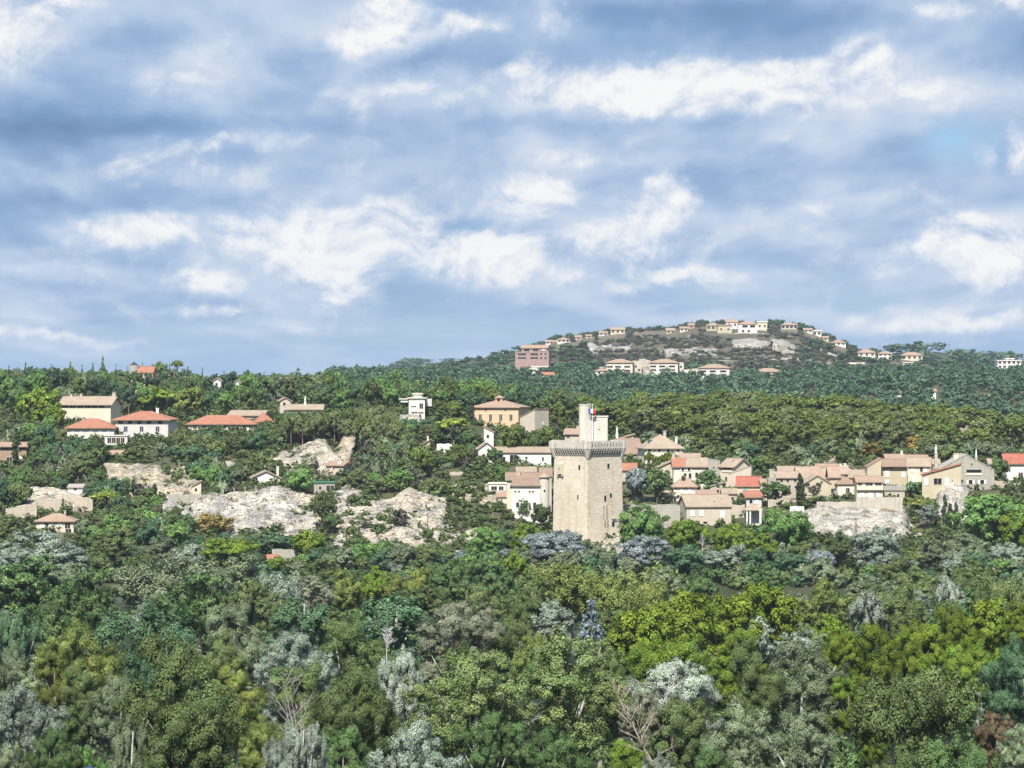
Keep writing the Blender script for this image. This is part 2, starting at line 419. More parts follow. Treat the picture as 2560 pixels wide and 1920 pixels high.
class MB:
    """collects boxes, prisms and tubes into one mesh"""
    def __init__(s): s.v = []; s.f = []; s.mi = []

    def add(s, vs, fs, mi=0):
        o = len(s.v); s.v += [tuple(v) for v in vs]; s.f += [tuple(i + o for i in f) for f in fs]; s.mi += [mi] * len(fs)

    def box(s, x0, x1, y0, y1, z0, z1, mi=0):
        s.add([(x0, y0, z0), (x1, y0, z0), (x1, y1, z0), (x0, y1, z0), (x0, y0, z1), (x1, y0, z1), (x1, y1, z1), (x0, y1, z1)],
              [(3, 2, 1, 0), (4, 5, 6, 7), (0, 1, 5, 4), (1, 2, 6, 5), (2, 3, 7, 6), (3, 0, 4, 7)], mi)

    def prism(s, poly, z0, z1, mi=0, top=None):
        """poly: ccw (x, y) list; top: other list for a tapered prism"""
        n = len(poly); top = top or poly
        s.add([(x, y, z0) for x, y in poly] + [(x, y, z1) for x, y in top],
              [tuple(range(n - 1, -1, -1)), tuple(range(n, 2 * n))] + [(i, (i + 1) % n, (i + 1) % n + n, i + n) for i in range(n)], mi)

    def cyl(s, cx, cy, r, z0, z1, n=16, r2=None, mi=0):
        r2 = r if r2 is None else r2
        a = [2 * math.pi * i / n for i in range(n)]
        s.prism([(cx + r * math.cos(t), cy + r * math.sin(t)) for t in a], z0, z1, mi, [(cx + r2 * math.cos(t), cy + r2 * math.sin(t)) for t in a])

    def slab(s, pts, th, mi=0):
        """polygon pts (3-D, ccw from above) with thickness th downwards"""
        n = len(pts)
        s.add(list(pts) + [(x, y, z - th) for x, y, z in pts],
              [tuple(range(n)), tuple(range(2 * n - 1, n - 1, -1))] + [(i + n, (i + 1) % n + n, (i + 1) % n, i) for i in range(n)], mi)

    def tube(s, pts, rad, n=6, mi=0):
        rings = []
        P = [Vector([float(q) for q in p]) for p in pts]
        for i, p in enumerate(P):
            d = (P[min(i + 1, len(P) - 1)] - P[max(i - 1, 0)]).normalized()
            u = d.orthogonal().normalized(); w = d.cross(u)
            rings.append([p + float(rad[i]) * (math.cos(2 * math.pi * k / n) * u + math.sin(2 * math.pi * k / n) * w) for k in range(n)])
        # keep rings aligned
        vs = [v for r in rings for v in r]; fs = []
        for i in range(len(P) - 1):
            best = min(range(n), key=lambda sft: sum((rings[i][k] - rings[i + 1][(k + sft) % n]).length for k in range(n)))
            for k in range(n):
                a, b = i * n + k, i * n + (k + 1) % n
                c, d2 = (i + 1) * n + (k + 1 + best) % n, (i + 1) * n + (k + best) % n
                fs.append((a, b, c, d2))
        fs.append(tuple(range(n - 1, -1, -1))); fs.append(tuple((len(P) - 1) * n + k for k in range(n)))
        s.add(vs, fs, mi)

    def mesh(s, name, mats):
        me = bpy.data.meshes.new(name); me.from_pydata(s.v, [], s.f); me.update()
        for mname in ([mats] if isinstance(mats, str) else mats): me.materials.append(MATS[mname])
        me.polygons.foreach_set('material_index', s.mi)
        return me

    def build(s, name, mats, parent=None, loc=None):
        return link(name, s.mesh(name, mats), parent, None, loc)


def vnoise(P, seed=0):
    """smooth value noise in 3-D, -1..1"""
    P = np.asarray(P, dtype=np.float64); i = np.floor(P).astype(np.int64); f = P - i; f = f * f * (3 - 2 * f)

    def h(a, b, c):
        n = (a * 374761393 + b * 668265263 + c * 1274126177 + seed * 974711) & 0xffffffff
        n = ((n ^ (n >> 13)) * 1103515245) & 0xffffffff
        n = ((n ^ (n >> 16)) * 1274126177) & 0xffffffff
        return ((n ^ (n >> 15)) & 0xffff) / 32767.5 - 1
    x, y, z = i[..., 0], i[..., 1], i[..., 2]; fx, fy, fz = f[..., 0], f[..., 1], f[..., 2]
    l = lambda a, b, t: a + (b - a) * t
    return l(l(l(h(x, y, z), h(x + 1, y, z), fx), l(h(x, y + 1, z), h(x + 1, y + 1, z), fx), fy),
             l(l(h(x, y, z + 1), h(x + 1, y, z + 1), fx), l(h(x, y + 1, z + 1), h(x + 1, y + 1, z + 1), fx), fy), fz)


def fbm(P, seed=0, oct=4, gain=.5):
    P = np.asarray(P, dtype=np.float64); a = 1; t = 0; s = 0
    for k in range(oct):
        t = t + a * vnoise(P * 2 ** k + 17.3 * k, seed + k); s += a; a *= gain
    return t / s


# ---------------------------------------------------------------- terrain
def X(px, Y): return (px - 1280) * Y / F
def Z(py, Y): return CZ - (py - 960) * Y / F


BASE = [(0, 2.5), (765, 2.5), (785, -2), (818, -2), (836, 3)]
COLS = {
 0: [(870, 8), (905, 13), (950, 16), (1000, 21), (1050, 26), (1100, 31), (1150, 36), (1250, 42), (1400, 47.5), (1550, 44), (1800, 34)],
 150: [(880, 9), (915, 13), (950, 16), (985, 19), (1040, 26), (1085, 34), (1120, 38), (1200, 41.5), (1400, 47.5), (1550, 43), (1800, 34)],
 320: [(880, 8), (930, 12), (960, 15), (982, 18.5), (1022, 26.8), (1035, 27.5), (1085, 33.5), (1130, 37), (1250, 42), (1400, 47.5), (1550, 44), (1800, 34)],
 480: [(900, 9.5), (935, 12), (965, 17), (985, 19), (1022, 26.8), (1040, 28), (1085, 34), (1150, 38), (1300, 42), (1450, 45), (1600, 40), (1800, 34)],
 640: [(905, 9), (930, 11.4), (955, 21.2), (975, 22.5), (992, 25.5), (1022, 28.5), (1045, 30.5), (1100, 35), (1200, 40), (1450, 45), (1600, 40), (1800, 34)],
 800: [(900, 9), (917, 9.9), (958, 21), (980, 22.5), (1000, 26), (1030, 32), (1050, 34.5), (1100, 38), (1200, 40), (1450, 44), (1600, 39), (1800, 34)],
 980: [(890, 8), (907, 8.9), (957, 20.5), (975, 22), (1030, 29), (1075, 33.5), (1090, 39), (1120, 40), (1300, 42), (1500, 44), (1700, 38), (1900, 38)],
 1165: [(900, 8.5), (920, 9.5), (957, 19), (985, 23.5), (1025, 27.3), (1060, 31), (1100, 36.5), (1150, 39), (1400, 42), (1600, 40), (1900, 40)],
 1400: [(880, 6), (910, 8), (940, 12), (960, 15), (1000, 22), (1030, 25), (1100, 32), (1200, 36), (1300, 38), (1450, 36), (1700, 36), (1900, 40)],
 1600: [(880, 5.5), (915, 8), (940, 12.5), (965, 19), (1000, 25), (1020, 27), (1060, 30), (1150, 33), (1300, 38), (1500, 34), (1800, 36)],
 1800: [(880, 5), (915, 8), (940, 12.5), (965, 17.5), (990, 21.5), (1040, 27), (1080, 30), (1200, 36), (1300, 38.5), (1500, 33), (1800, 35)],
 2050: [(880, 5), (915, 9.5), (940, 13), (948, 18.5), (970, 20), (1000, 23), (1040, 28), (1080, 30.5), (1200, 35), (1300, 36.5), (1500, 30), (1800, 33)],
 2300: [(880, 5), (915, 9), (940, 12), (955, 18.5), (975, 21.5), (1010, 24.5), (1060, 29), (1200, 33), (1300, 34), (1500, 28), (1800, 33)],
 2560: [(880, 5), (915, 10), (940, 15), (965, 21.5), (1000, 24), (1060, 28), (1150, 31), (1300, 30), (1500, 27), (1800, 32)],
}
RIDGE = [(-1500, 52), (600, 55), (900, 55), (1000, 58), (1100, 64), (1180, 70), (1290, 79), (1390, 89), (1540, 97), (1650, 98), (1700, 101), (1750, 105), (1850, 105), (1990, 102), (2050, 93.5),
         (2100, 85), (2200, 75), (2300, 71), (2560, 60), (4000, 52)]
RIDGE2 = [(-1500, 40), (1900, 50), (2050, 76), (2200, 86), (2300, 90.5), (2360, 88), (2420, 82), (2560, 76), (2900, 60), (4000, 45)]     # a darker hill behind, 4200 m
RIDGE3 = [(-1500, 40), (600, 45), (900, 66), (960, 77), (1010, 83), (1120, 86), (1180, 84), (1300, 70), (1500, 50), (4000, 40)]        # blue hill, 5500 m
_pxs = np.array(sorted(COLS)); _Yk = np.concatenate([np.arange(0, 836, 4.0), np.arange(836, 1300, 2.0), np.arange(1300, 1900, 10.0), [1900, 2100, 2300, 2450]])
_tab = []
for _p in _pxs:
    pts = BASE + COLS[_p]; pts = [q for q in pts if q[0] < 2000] + [(2100, 45), (2300, 50), (2450, 55)]
    zz = np.interp(_Yk, [q[0] for q in pts], [q[1] for q in pts]); _tab.append(zz)
_tab = np.array(_tab)


def terrain(x, Y):
    """ground height at x, Y (arrays or numbers)"""
    x = np.asarray(x, float); Y = np.asarray(Y, float)
    px = 1280 + x * F / np.maximum(Y, 400)
    pc = np.clip(px, _pxs[0], _pxs[-1]); k = np.clip(np.searchsorted(_pxs, pc, 'right') - 1, 0, len(_pxs) - 2)
    t = (pc - _pxs[k]) / (_pxs[k + 1] - _pxs[k]); t = t * t * (3 - 2 * t)
    yk = np.interp(Y, _Yk, np.arange(len(_Yk))); a = np.clip(yk.astype(int), 0, len(_Yk) - 2); b = yk - a
    z0 = _tab[k, a] * (1 - b) + _tab[k, a + 1] * b; z1 = _tab[k + 1, a] * (1 - b) + _tab[k + 1, a + 1] * b
    z = z0 * (1 - t) + z1 * t
    rp = lambda R: np.interp(px, [q[0] for q in R], [q[1] for q in R])
    s = np.clip((Y - 2450) / 720, 0, 1); r1 = rp(RIDGE)
    up = 55 + (r1 - 55) * (s * .55 + .45 * s * s * (3 - 2 * s))
    dn = np.clip((Y - 3170) / 500, 0, 1); z = np.where(Y > 2450, up * (1 - dn) + 45 * dn, z)
    for R, yc, wd in ((RIDGE2, 4200, 420), (RIDGE3, 5500, 600)):
        bump = np.clip(1 - np.abs(Y - yc) / wd, 0, 1); z = np.where(Y > 3200, np.maximum(z, 45 + (rp(R) - 45) * bump ** .8), z)
    z = np.where(Y > 6000, z - np.clip((Y - 6000) / 3000, 0, 1) * 45, z)
    P = np.stack([x, Y, x * 0], -1)
    amp = np.where(Y < 830, .25, np.where(Y < 1500, .7, np.where(Y < 2450, 1.5, 2.0)))
    crag = np.where((Y > 2700) & (Y < 3600), 3.2 * fbm(P / 55.0, 15, 3, .6), 0)
    return z + crag + amp * fbm(P / np.where(Y < 1500, 14.0, 60.0)[..., None], 5, 4)


def tz(x, Y): return float(terrain(np.array([x]), np.array([Y]))[0])


def Yat(px, py, lo=838, hi=1600):
    """distance at which the ground, seen along photo column px, lies at row py"""
    Ys = np.arange(lo, hi, 2.0); zz = terrain(X(px, Ys), Ys); pr = 960 + (CZ - zz) * F / Ys
    i = np.argmax(pr <= py)
    return float(Ys[i]) if pr[i] <= py else float(Ys[np.argmin(np.abs(pr - py))])


def build_terrain():
    pxs = np.arange(-1500, 4001, 11.0)
    Ys = np.concatenate([[-400, -100, 100], np.arange(200, 760, 20), np.arange(760, 1150, 3), np.arange(1150, 1600, 8), np.arange(1600, 3300, 16), np.arange(3300, 6400, 70),
                         [6600, 7000]])
    PX, YY = np.meshgrid(pxs, Ys); XX = (PX - 1280) * np.maximum(YY, 400) / F; ZZ = terrain(XX, YY)
    V = np.stack([XX, YY, ZZ], -1).reshape(-1, 3); n = len(pxs); r = len(Ys)
    i = np.arange((r - 1) * n).reshape(r - 1, n)[:, :-1].ravel()
    Q = np.stack([i, i + 1, i + n + 1, i + n], -1)
    o = link('terrain', np_mesh('terrain', V, Q, True), None, 'ground_soil'); tag(o, 'wooded ground rising from the river island to the far hill', kind='structure')
    w = MB(); w.add([(-700, 740, 0), (900, 740, 0), (900, 850, 0), (-700, 850, 0)], [(0, 1, 2, 3)])
    tag(w.build('river', 'river_water'), 'grey green river water between the island trees and the far bank', kind='structure')


build_terrain()


def cliff(label, top, bot, Yt, Yb, mat, seed, amp=2.2, res=.55, kind='cliff', strata=1.0, dip=.25):
    """rock face: top and bottom outlines in photo pixels at distances Yt (top) and Yb (bottom), broken by ledges and cracks"""
    L = max(abs(X(top[-1][0], Yt) - X(top[0][0], Yt)), abs(X(bot[-1][0], Yb) - X(bot[0][0], Yb)))
    Hh = max(Z(t[1], Yt) for t in top) - min(Z(b[1], Yb) for b in bot)
    ns, nt = max(12, int(L / res)), max(10, int(Hh / res * 1.15))
    s = np.linspace(0, 1, ns); t = np.linspace(0, 1, nt)

    def along(pl):
        a = np.array(pl, float); k = np.linspace(0, 1, len(a)) if False else np.concatenate([[0], np.cumsum(np.hypot(*np.diff(a, axis=0).T))])
        k = k / k[-1]; return np.interp(s, k, a[:, 0]), np.interp(s, k, a[:, 1])
    tx, ty = along(top); bx, by = along(bot)
    rag = lambda k, a, f: a * F / Yt * fbm(np.stack([X(tx, Yt) / f, 0 * tx + k, 0 * tx], -1), seed + 31, 4, .6)
    ty = ty + rag(3, 2.3, 5.5); by = by + rag(9, 2.4, 6.0)
    S, T = np.meshgrid(s, t)
    side = F / Yt * 2.6 * fbm(np.stack([T * Hh / 4.0, S * 2, T * 0], -1), seed + 41, 4, .6) * np.abs(2 * S - 1) ** 3
    px = bx[None] + (tx - bx)[None] * T + side; py = by[None] + (ty - by)[None] * T
    YY = Yb + (Yt - Yb) * (T ** 1.15)
    x = X(px, YY); z = Z(py, YY)
    P = np.stack([x, YY, z], -1)
    Pd = np.stack([x, YY * .6, z + dip * x], -1)
    led = z * .55 + dip * x * .55 + 1.2 * fbm(P / 9, seed + 9, 3)
    st = (led - np.floor(led)); st = np.where(st < .75, st / .75, (1 - st) / .25)
    d = 1.5 * amp * fbm(P / np.array([8.0, 8.0, 13.0]), seed, 5, .55) + amp * .8 * (1 - 2 * np.abs(fbm(Pd / np.array([5.0, 5, 2.2]), seed + 3, 4))) + strata * 1.5 * st + .65 * fbm(P / .9, seed + 6, 3)
    edge = np.minimum(1, np.minimum(S, 1 - S) * 9) ** .7
    YY = YY - d * (.3 + .7 * edge) - 1.5 * edge
    z = z + .35 * fbm(P / 2.3, seed + 12, 3)
    for _k in range(60):          # keep the whole face in front of the hillside
        m_ = terrain(x, YY + .8) > z - .25
        if not m_.any(): break
        YY = np.where(m_, YY - .7, YY)
    # lips running back into the hillside on three sides
    V = np.stack([x, YY, z], -1)
    lip = V[-1:].copy(); lip[..., 1] += 9; lip[..., 2] -= .6
    low = V[:1].copy(); low[..., 2] -= 5
    V = np.concatenate([low, V, lip], 0)
    l0 = V[:, :1].copy(); l0[..., 1] += 9; r0 = V[:, -1:].copy(); r0[..., 1] += 9
    V = np.concatenate([l0, V, r0], 1); R, C = V.shape[:2]
    i = np.arange((R - 1) * C).reshape(R - 1, C)[:, :-1].ravel(); Q = np.stack([i, i + 1, i + C + 1, i + C], -1)
    o = link(kind, np_mesh(kind, V.reshape(-1, 3), Q, False), None, mat)
    tag(o, label, kind='structure')
    return o


cliff('pale yellow layered rock below the row of slope pines', [(258, 1160), (330, 1165), (400, 1160), (440, 1172), (515, 1162)], [(270, 1232), (345, 1236), (420, 1240), (500, 1235)], 1020, 982, 'rock_tan', 1, 1.6)
cliff('grey and yellow tilted rock slab below the pine wood', [(520, 1166), (640, 1150), (720, 1128), (790, 1108), (815, 1106), (842, 1132)], [(520, 1200), (700, 1184), (770, 1188), (820, 1178), (848, 1152)], 1026, 994, 'rock_cream', 2, 1.2, strata=.8, dip=.5)
cliff('yellow rock ribs beside the tilted slab', [(842, 1130), (862, 1092), (884, 1084)], [(838, 1140), (865, 1148), (884, 1140)], 1034, 1012, 'rock_tan', 3, 1.0, dip=.6)
cliff('white rock outcrop in the trees below the white flat-roofed house', [(905, 1078), (930, 1070), (985, 1060), (1010, 1062)], [(912, 1100), (950, 1096), (990, 1092), (1008, 1080)], 1086, 1072, 'rock_white', 4, .9)
cliff('white rock knob directly under the white flat-roofed house', [(1008, 1042), (1030, 1036), (1056, 1040)], [(1010, 1070), (1030, 1076), (1054, 1060)], 1094, 1082, 'rock_white', 5, .9)
cliff('white broken cliff with railing on its top edge', [(478, 1300), (485, 1262), (530, 1232), (590, 1226), (640, 1222), (700, 1222), (770, 1236), (792, 1250)],
      [(478, 1330), (530, 1345), (600, 1340), (680, 1345), (740, 1342), (790, 1330)], 954, 926, 'rock_white', 6, 2.6)
cliff('big rounded cream cliff with dark ledges', [(835, 1290), (850, 1262), (900, 1250), (960, 1240), (1024, 1226), (1070, 1240), (1118, 1246), (1124, 1300), (1165, 1318)],
      [(838, 1362), (890, 1384), (970, 1378), (1050, 1384), (1120, 1380), (1170, 1372)], 954, 908, 'rock_cream', 7, 2.8, dip=.35)
cliff('pale leaning slab at the foot of the big cream cliff', [(815, 1350), (850, 1345), (900, 1338), (925, 1345)], [(812, 1368), (830, 1392), (870, 1400), (915, 1372)], 918, 896, 'rock_white', 8, .8, dip=.5)
cliff('small white rock face between the big cliff and the village', [(835, 1225), (870, 1215), (905, 1220)], [(836, 1262), (870, 1268), (905, 1262)], 966, 952, 'rock_white', 9, 1.2)
cliff('white cliff below the terrace walls at the village end', [(2010, 1275), (2060, 1270), (2150, 1262), (2258, 1262), (2280, 1320)],
      [(2040, 1335), (2090, 1340), (2160, 1330), (2230, 1335), (2285, 1345)], 946, 920, 'rock_white', 10, 2.2)
cliff('white cliff face under the grey stone house', [(2340, 1222), (2370, 1212), (2400, 1212), (2430, 1218)], [(2340, 1310), (2370, 1318), (2395, 1312), (2415, 1296)], 962, 938, 'rock_white', 11, 1.4, dip=-.2)
cliff('grey rubble slope below the yellow house with three shutters', [(335, 1288), (360, 1290), (400, 1310), (425, 1325)], [(345, 1330), (380, 1350), (410, 1352), (425, 1348)], 930, 908, 'rock_grey', 12, 1.4)
cliff('cream rock bank behind the stone terraces', [(62, 1228), (110, 1216), (170, 1226), (215, 1236)], [(60, 1262), (110, 1258), (170, 1272), (222, 1280)], 965, 950, 'rock_cream', 13, 1.0)
cliff('white rock at the foot of the stone tower', [(1385, 1345), (1440, 1352), (1500, 1356), (1560, 1342)], [(1390, 1372), (1440, 1380), (1500, 1384), (1562, 1376)], 916, 896, 'rock_cream', 14, 1.0)
cliff('white rock patch left of the tall fresh green tree', [(1170, 1322), (1200, 1316), (1232, 1330)], [(1172, 1368), (1200, 1374), (1230, 1364)], 912, 896, 'rock_cream', 24, 1.2)
cliff('small cream rock step beside the green-roofed shed', [(690, 1240), (760, 1234), (830, 1240)], [(692, 1290), (760, 1300), (834, 1290)], 950, 938, 'rock_cream', 25, 1.4)
cliff('grey cream rock step left of the white broken cliff', [(395, 1262), (440, 1252), (482, 1258)], [(398, 1302), (440, 1312), (482, 1306)], 950, 936, 'rock_grey', 26, 1.2)
cliff('bare reddish bank under the cypress beside the village', [(1120, 1212), (1180, 1208), (1260, 1215)], [(1124, 1238), (1180, 1246), (1262, 1250)], 985, 968, 'rock_tan', 15, .8)
yh = lambda px, py: Yat(px, py, 2460, 3165)
cliff('white rock band high on the far hill', [(1832, 854), (1860, 846), (1900, 850), (1925, 858)], [(1838, 862), (1870, 868), (1905, 868), (1922, 866)], yh(1880, 850), yh(1880, 868) - 6, 'rock_white', 16, 5, 2.0)
cliff('white rock slide beside the rock band on the far hill', [(1930, 848), (1955, 847), (1975, 862), (1986, 878)], [(1934, 860), (1950, 866), (1968, 876), (1984, 882)], yh(1960, 852), yh(1965, 880) - 6, 'rock_white', 17, 5, 2.0)
cliff('grey rock ledge low on the far hill', [(1470, 858), (1520, 862), (1580, 860)], [(1472, 872), (1520, 878), (1582, 874)], yh(1525, 860), yh(1525, 877) - 6, 'rock_grey', 18, 5, 2.2)
cliff('broken pale ledge in the middle of the far hill', [(1660, 872), (1720, 868), (1790, 876)], [(1662, 880), (1720, 884), (1792, 886)], yh(1725, 870), yh(1725, 885) - 6, 'rock_grey', 19, 5, 2.2)
cliff('tan quarry bank behind the white apartment blocks', [(1600, 900), (1612, 894), (1630, 900)], [(1598, 932), (1612, 934), (1632, 932)], 2440, 2415, 'rock_cream', 20, 3, 1.8)
cliff('bare tan field edge at the foot of the pine wood', [(1975, 1132), (2030, 1122), (2085, 1124)], [(1975, 1150), (2030, 1154), (2085, 1150)], 1062, 1042, 'rock_tan', 21, .6, strata=.2)
cliff('bare pink earth bank in the pine wood', [(2388, 1072), (2420, 1066), (2450, 1078)], [(2384, 1086), (2420, 1088), (2452, 1088)], 1150, 1130, 'rock_tan', 22, .6, strata=.2)
# ---------------------------------------------------------------- trees
def unit(a): return a / np.maximum(np.linalg.norm(a, axis=-1, keepdims=True), 1e-6)


def rdir(rng, n): return unit(rng.normal(size=(n, 3)))


def boughs_for(kind, H, R, rng):
    """centres and radii of the boughs that make up a crown of height H and radius R standing on z = 0"""
    c, r = [], []
    if kind in ('round', 'dense', 'airy'):
        nb = {'round': 22, 'dense': 24, 'airy': 42}[kind]; k = {'round': .36, 'dense': .37, 'airy': .24}[kind]
        d = rdir(rng, nb); d[:, 2] = d[:, 2] * .9 + .12
        f = rng.uniform(.48, .84, nb)[:, None]
        c = d * f * np.array([R, R, H * .43]) + np.array([0, 0, H * .56]); s = rng.uniform(.7, 1.2, nb)[:, None]
        r = s * np.array([R * k, R * k, R * k * .85])
        c = np.concatenate([c, [[0, 0, H * .55], [0, 0, H * .8]]]); r = np.concatenate([r, [[R * .34, R * .34, H * .17]] * 2])
    elif kind == 'poplar':     # ascending plumes
        nb = 34; a = rng.uniform(0, 6.283, nb); q = rng.uniform(.0, 1, nb) ** .6; h = rng.uniform(.26, .84, nb)
        env = np.sin(np.clip((h - .05) / .98, 0, 1) * math.pi) ** .6
        rad = q * env * R * .78
        c = np.stack([rad * np.cos(a), rad * np.sin(a), h * H], -1); s = rng.uniform(.75, 1.25, nb)[:, None]
        r = s * np.array([R * .23, R * .23, H * .125])
    elif kind == 'willow':     # drooping, soft heads
        nb = 26; a = rng.uniform(0, 6.283, nb); q = rng.uniform(0, 1, nb) ** .5; h = .45 + .38 * rng.uniform(0, 1, nb) * (1 - .4 * q)
        c = np.stack([q * R * .75 * np.cos(a), q * R * .75 * np.sin(a), h * H], -1); s = rng.uniform(.8, 1.2, nb)[:, None]
        r = s * np.array([R * .32, R * .32, H * .2])
    elif kind == 'pine':       # rounded cloud-like pads, domed top
        nb = 24; a = rng.uniform(0, 6.283, nb); q = rng.uniform(0, 1, nb) ** .55
        h = .86 - .30 * q ** 2 - rng.uniform(0, .26, nb)
        c = np.stack([q * R * .76 * np.cos(a), q * R * .76 * np.sin(a), h * H], -1); s = rng.uniform(.7, 1.25, nb)[:, None]
        r = s * np.array([R * .36, R * .36, H * .125])
    elif kind == 'umbrella':
        nb = 26; a = rng.uniform(0, 6.283, nb); q = rng.uniform(0, 1, nb) ** .5
        c = np.stack([q * R * .8 * np.cos(a), q * R * .8 * np.sin(a), H * (.86 - .14 * q ** 2) - rng.uniform(0, .06, nb) * H], -1); s = rng.uniform(.8, 1.15, nb)[:, None]
        r = s * np.array([R * .27, R * .27, H * .085])
    elif kind == 'cypress':
        nb = 26; h = np.linspace(.06, .95, nb); rad = R * .45 * np.sin(np.clip(h, 0, 1) ** .75 * math.pi) ** .7; a = rng.uniform(0, 6.283, nb)
        c = np.stack([rad * np.cos(a), rad * np.sin(a), h * H], -1); w = R * (.35 + .45 * np.sin(h ** .7 * math.pi))[:, None]
        r = np.concatenate([w, w, np.full((nb, 1), H * .075)], 1)
    elif kind in ('cedar', 'spruce'):
        tiers = 11 if kind == 'spruce' else 7
        for t in range(tiers):
            f = t / (tiers - 1); h = (.16 + .78 * f) if kind == 'spruce' else (.3 + .62 * f)
            rr = R * ((1 - f) * .92 + .10) * rng.uniform(.85, 1.1) if kind == 'spruce' else R * (1 - f ** 2.2 * .75) * rng.uniform(.75, 1.05)
            m = max(3, int(8 * (1 - f) + 3)); a0 = rng.uniform(0, 6)
            for j in range(m):
                a = a0 + 6.283 * j / m + rng.uniform(-.3, .3); q = rr * rng.uniform(.5, .72)
                c.append((q * math.cos(a), q * math.sin(a), H * (h + rng.uniform(-.02, .02)) - (.04 * H if kind == 'spruce' else 0)))
                r.append((rr * .40, rr * .40, H * .048))
        c.append((0, 0, H * .95)); r.append((R * .10, R * .10, H * .05)); c, r = np.array(c), np.array(r)
    elif kind == 'bush':
        nb = 14; d = rdir(rng, nb); d[:, 2] = np.abs(d[:, 2]); f = rng.uniform(.3, .7, nb)[:, None]
        c = d * f * np.array([R, R, H * .8]) + np.array([0, 0, H * .15]); s = rng.uniform(.7, 1.2, nb)[:, None]; r = s * np.array([R * .42, R * .42, H * .32])
    return np.asarray(c, float), np.asarray(r, float)


LN = [None]     # soft leaf normals of the last crown made


def leaves(kind, H, R, n, leaf, rng, subs=11, c=None, r=None):
    if c is None: c, r = boughs_for(kind, H, R, rng)
    w = (r[:, 0] * r[:, 2]) ** .9; bi = rng.choice(len(c), n, p=w / w.sum())
    sd_ = rdir(rng, len(c) * subs).reshape(len(c), subs, 3); sd_[..., 2] = sd_[..., 2] * .9 + .12
    sf = rng.uniform(.45, 1.0, (len(c), subs, 1)); ss = rng.uniform(.7, 1.25, (len(c), subs, 1))
    si = rng.integers(0, subs, n)
    off = sd_[bi, si] * sf[bi, si]
    sc = c[bi] + off * r[bi]
    d = rdir(rng, n); q = rng.uniform(0, 1, (n, 1)) ** .45
    p = sc + d * q * r[bi] * (.36 * ss[bi, si])
    nrm = unit(d * .75 + off * .65 + np.array([0, 0, .28]) + rng.normal(size=(n, 3)) * .30)
    cc0 = np.array([0, 0, H * .5]); glob = unit((p - cc0) / np.array([R, R, H * .5]))
    smo = unit(d * .55 + off * .75 + glob * .35 + np.array([0, 0, .22]) + rng.normal(size=(n, 3)) * .22)
    nrm = nrm * np.where((nrm * smo).sum(-1, keepdims=True) < 0, -1, 1)
    tg = unit(np.cross(nrm, rng.normal(size=(n, 3)))); b = np.cross(nrm, tg)
    LN[0] = np.repeat(unit(smo * .75 + nrm * .25), 4, axis=0)
    L = leaf * rng.uniform(.55, 1.35, (n, 1)); W = L * rng.uniform(.45, .75, (n, 1))
    if kind == 'poplar' or kind == 'willow':
        p[:, 2] += (rng.uniform(-1, 1, n)) * .25 * leaf
    V = np.stack([p - tg * L, p + tg * 0 - b * W + nrm * L * .15, p + tg * L, p + b * W + nrm * L * .15], 1)
    V[..., 2] = np.maximum(V[..., 2], .05)
    return V.reshape(-1, 3), c, r


def crown_mesh(name, kind, H, R, n, leaf, seed):
    rng = np.random.default_rng(seed)
    V, c, r = leaves(kind, H, R, n, leaf, rng)
    return np_mesh(name, V, np.arange(len(V)).reshape(-1, 4), False, LN[0]), c, r


def trunk_mesh(name, kind, H, R, c, rng, thick, bark, detail=True):
    m = MB(); lean = np.array([rng.uniform(-.04, .04), rng.uniform(-.04, .04)]) * H
    top = {'round': .7, 'dense': .7, 'airy': .78, 'poplar': .86, 'willow': .62, 'pine': .82, 'umbrella': .80, 'cypress': .9, 'cedar': .93, 'spruce': .95, 'bush': .4}[kind]
    pts = [(lean[0] * t ** 2 + .03 * R * math.sin(5 * t + 1), lean[1] * t ** 2, H * top * t) for t in np.linspace(0, 1, 6)]
    pts = [(pts[0][0], pts[0][1], -1.3 * H)] + pts
    m.tube([Vector(q) for q in pts], [thick * 1.35] + [thick * (1.25 - t * (1.22 if kind in ('spruce', 'cedar') else 1.0)) for t in np.linspace(0, 1, 6)], 7 if detail else 5)
    if kind not in ('cypress', 'cedar', 'spruce'):
        k = min(len(c), 13 if detail else 6)
        for j in rng.choice(len(c), k, replace=False):
            e = c[j]; h0 = min(e[2] * rng.uniform(.45, .7), H * top * .9); t = h0 / (H * top)
            s = np.array([lean[0] * t ** 2, lean[1] * t ** 2, h0]); mid = s * .45 + e * .55; mid[2] += (e[2] - h0) * -.10 if kind != 'umbrella' else .0
            m.tube([Vector(s), Vector(mid), Vector(e + (e - mid) * .25)], [thick * .45 * (1.1 - t * .5), thick * .28, thick * .08], 5 if detail else 4)
    return m.mesh(name, bark)


PROTO = {}


def proto(key, kind, H, R, n, leaf, seed, thick, bark, detail=True):
    me, c, r = crown_mesh('crown_' + key, kind, H, R, n, leaf, seed)
    tr = trunk_mesh('trunk_' + key, kind, H, R, c, np.random.default_rng(seed + 77), thick, bark, detail) if kind != 'bush' else None
    PROTO.setdefault(key.split('#')[0], []).append((me, tr, H, R))


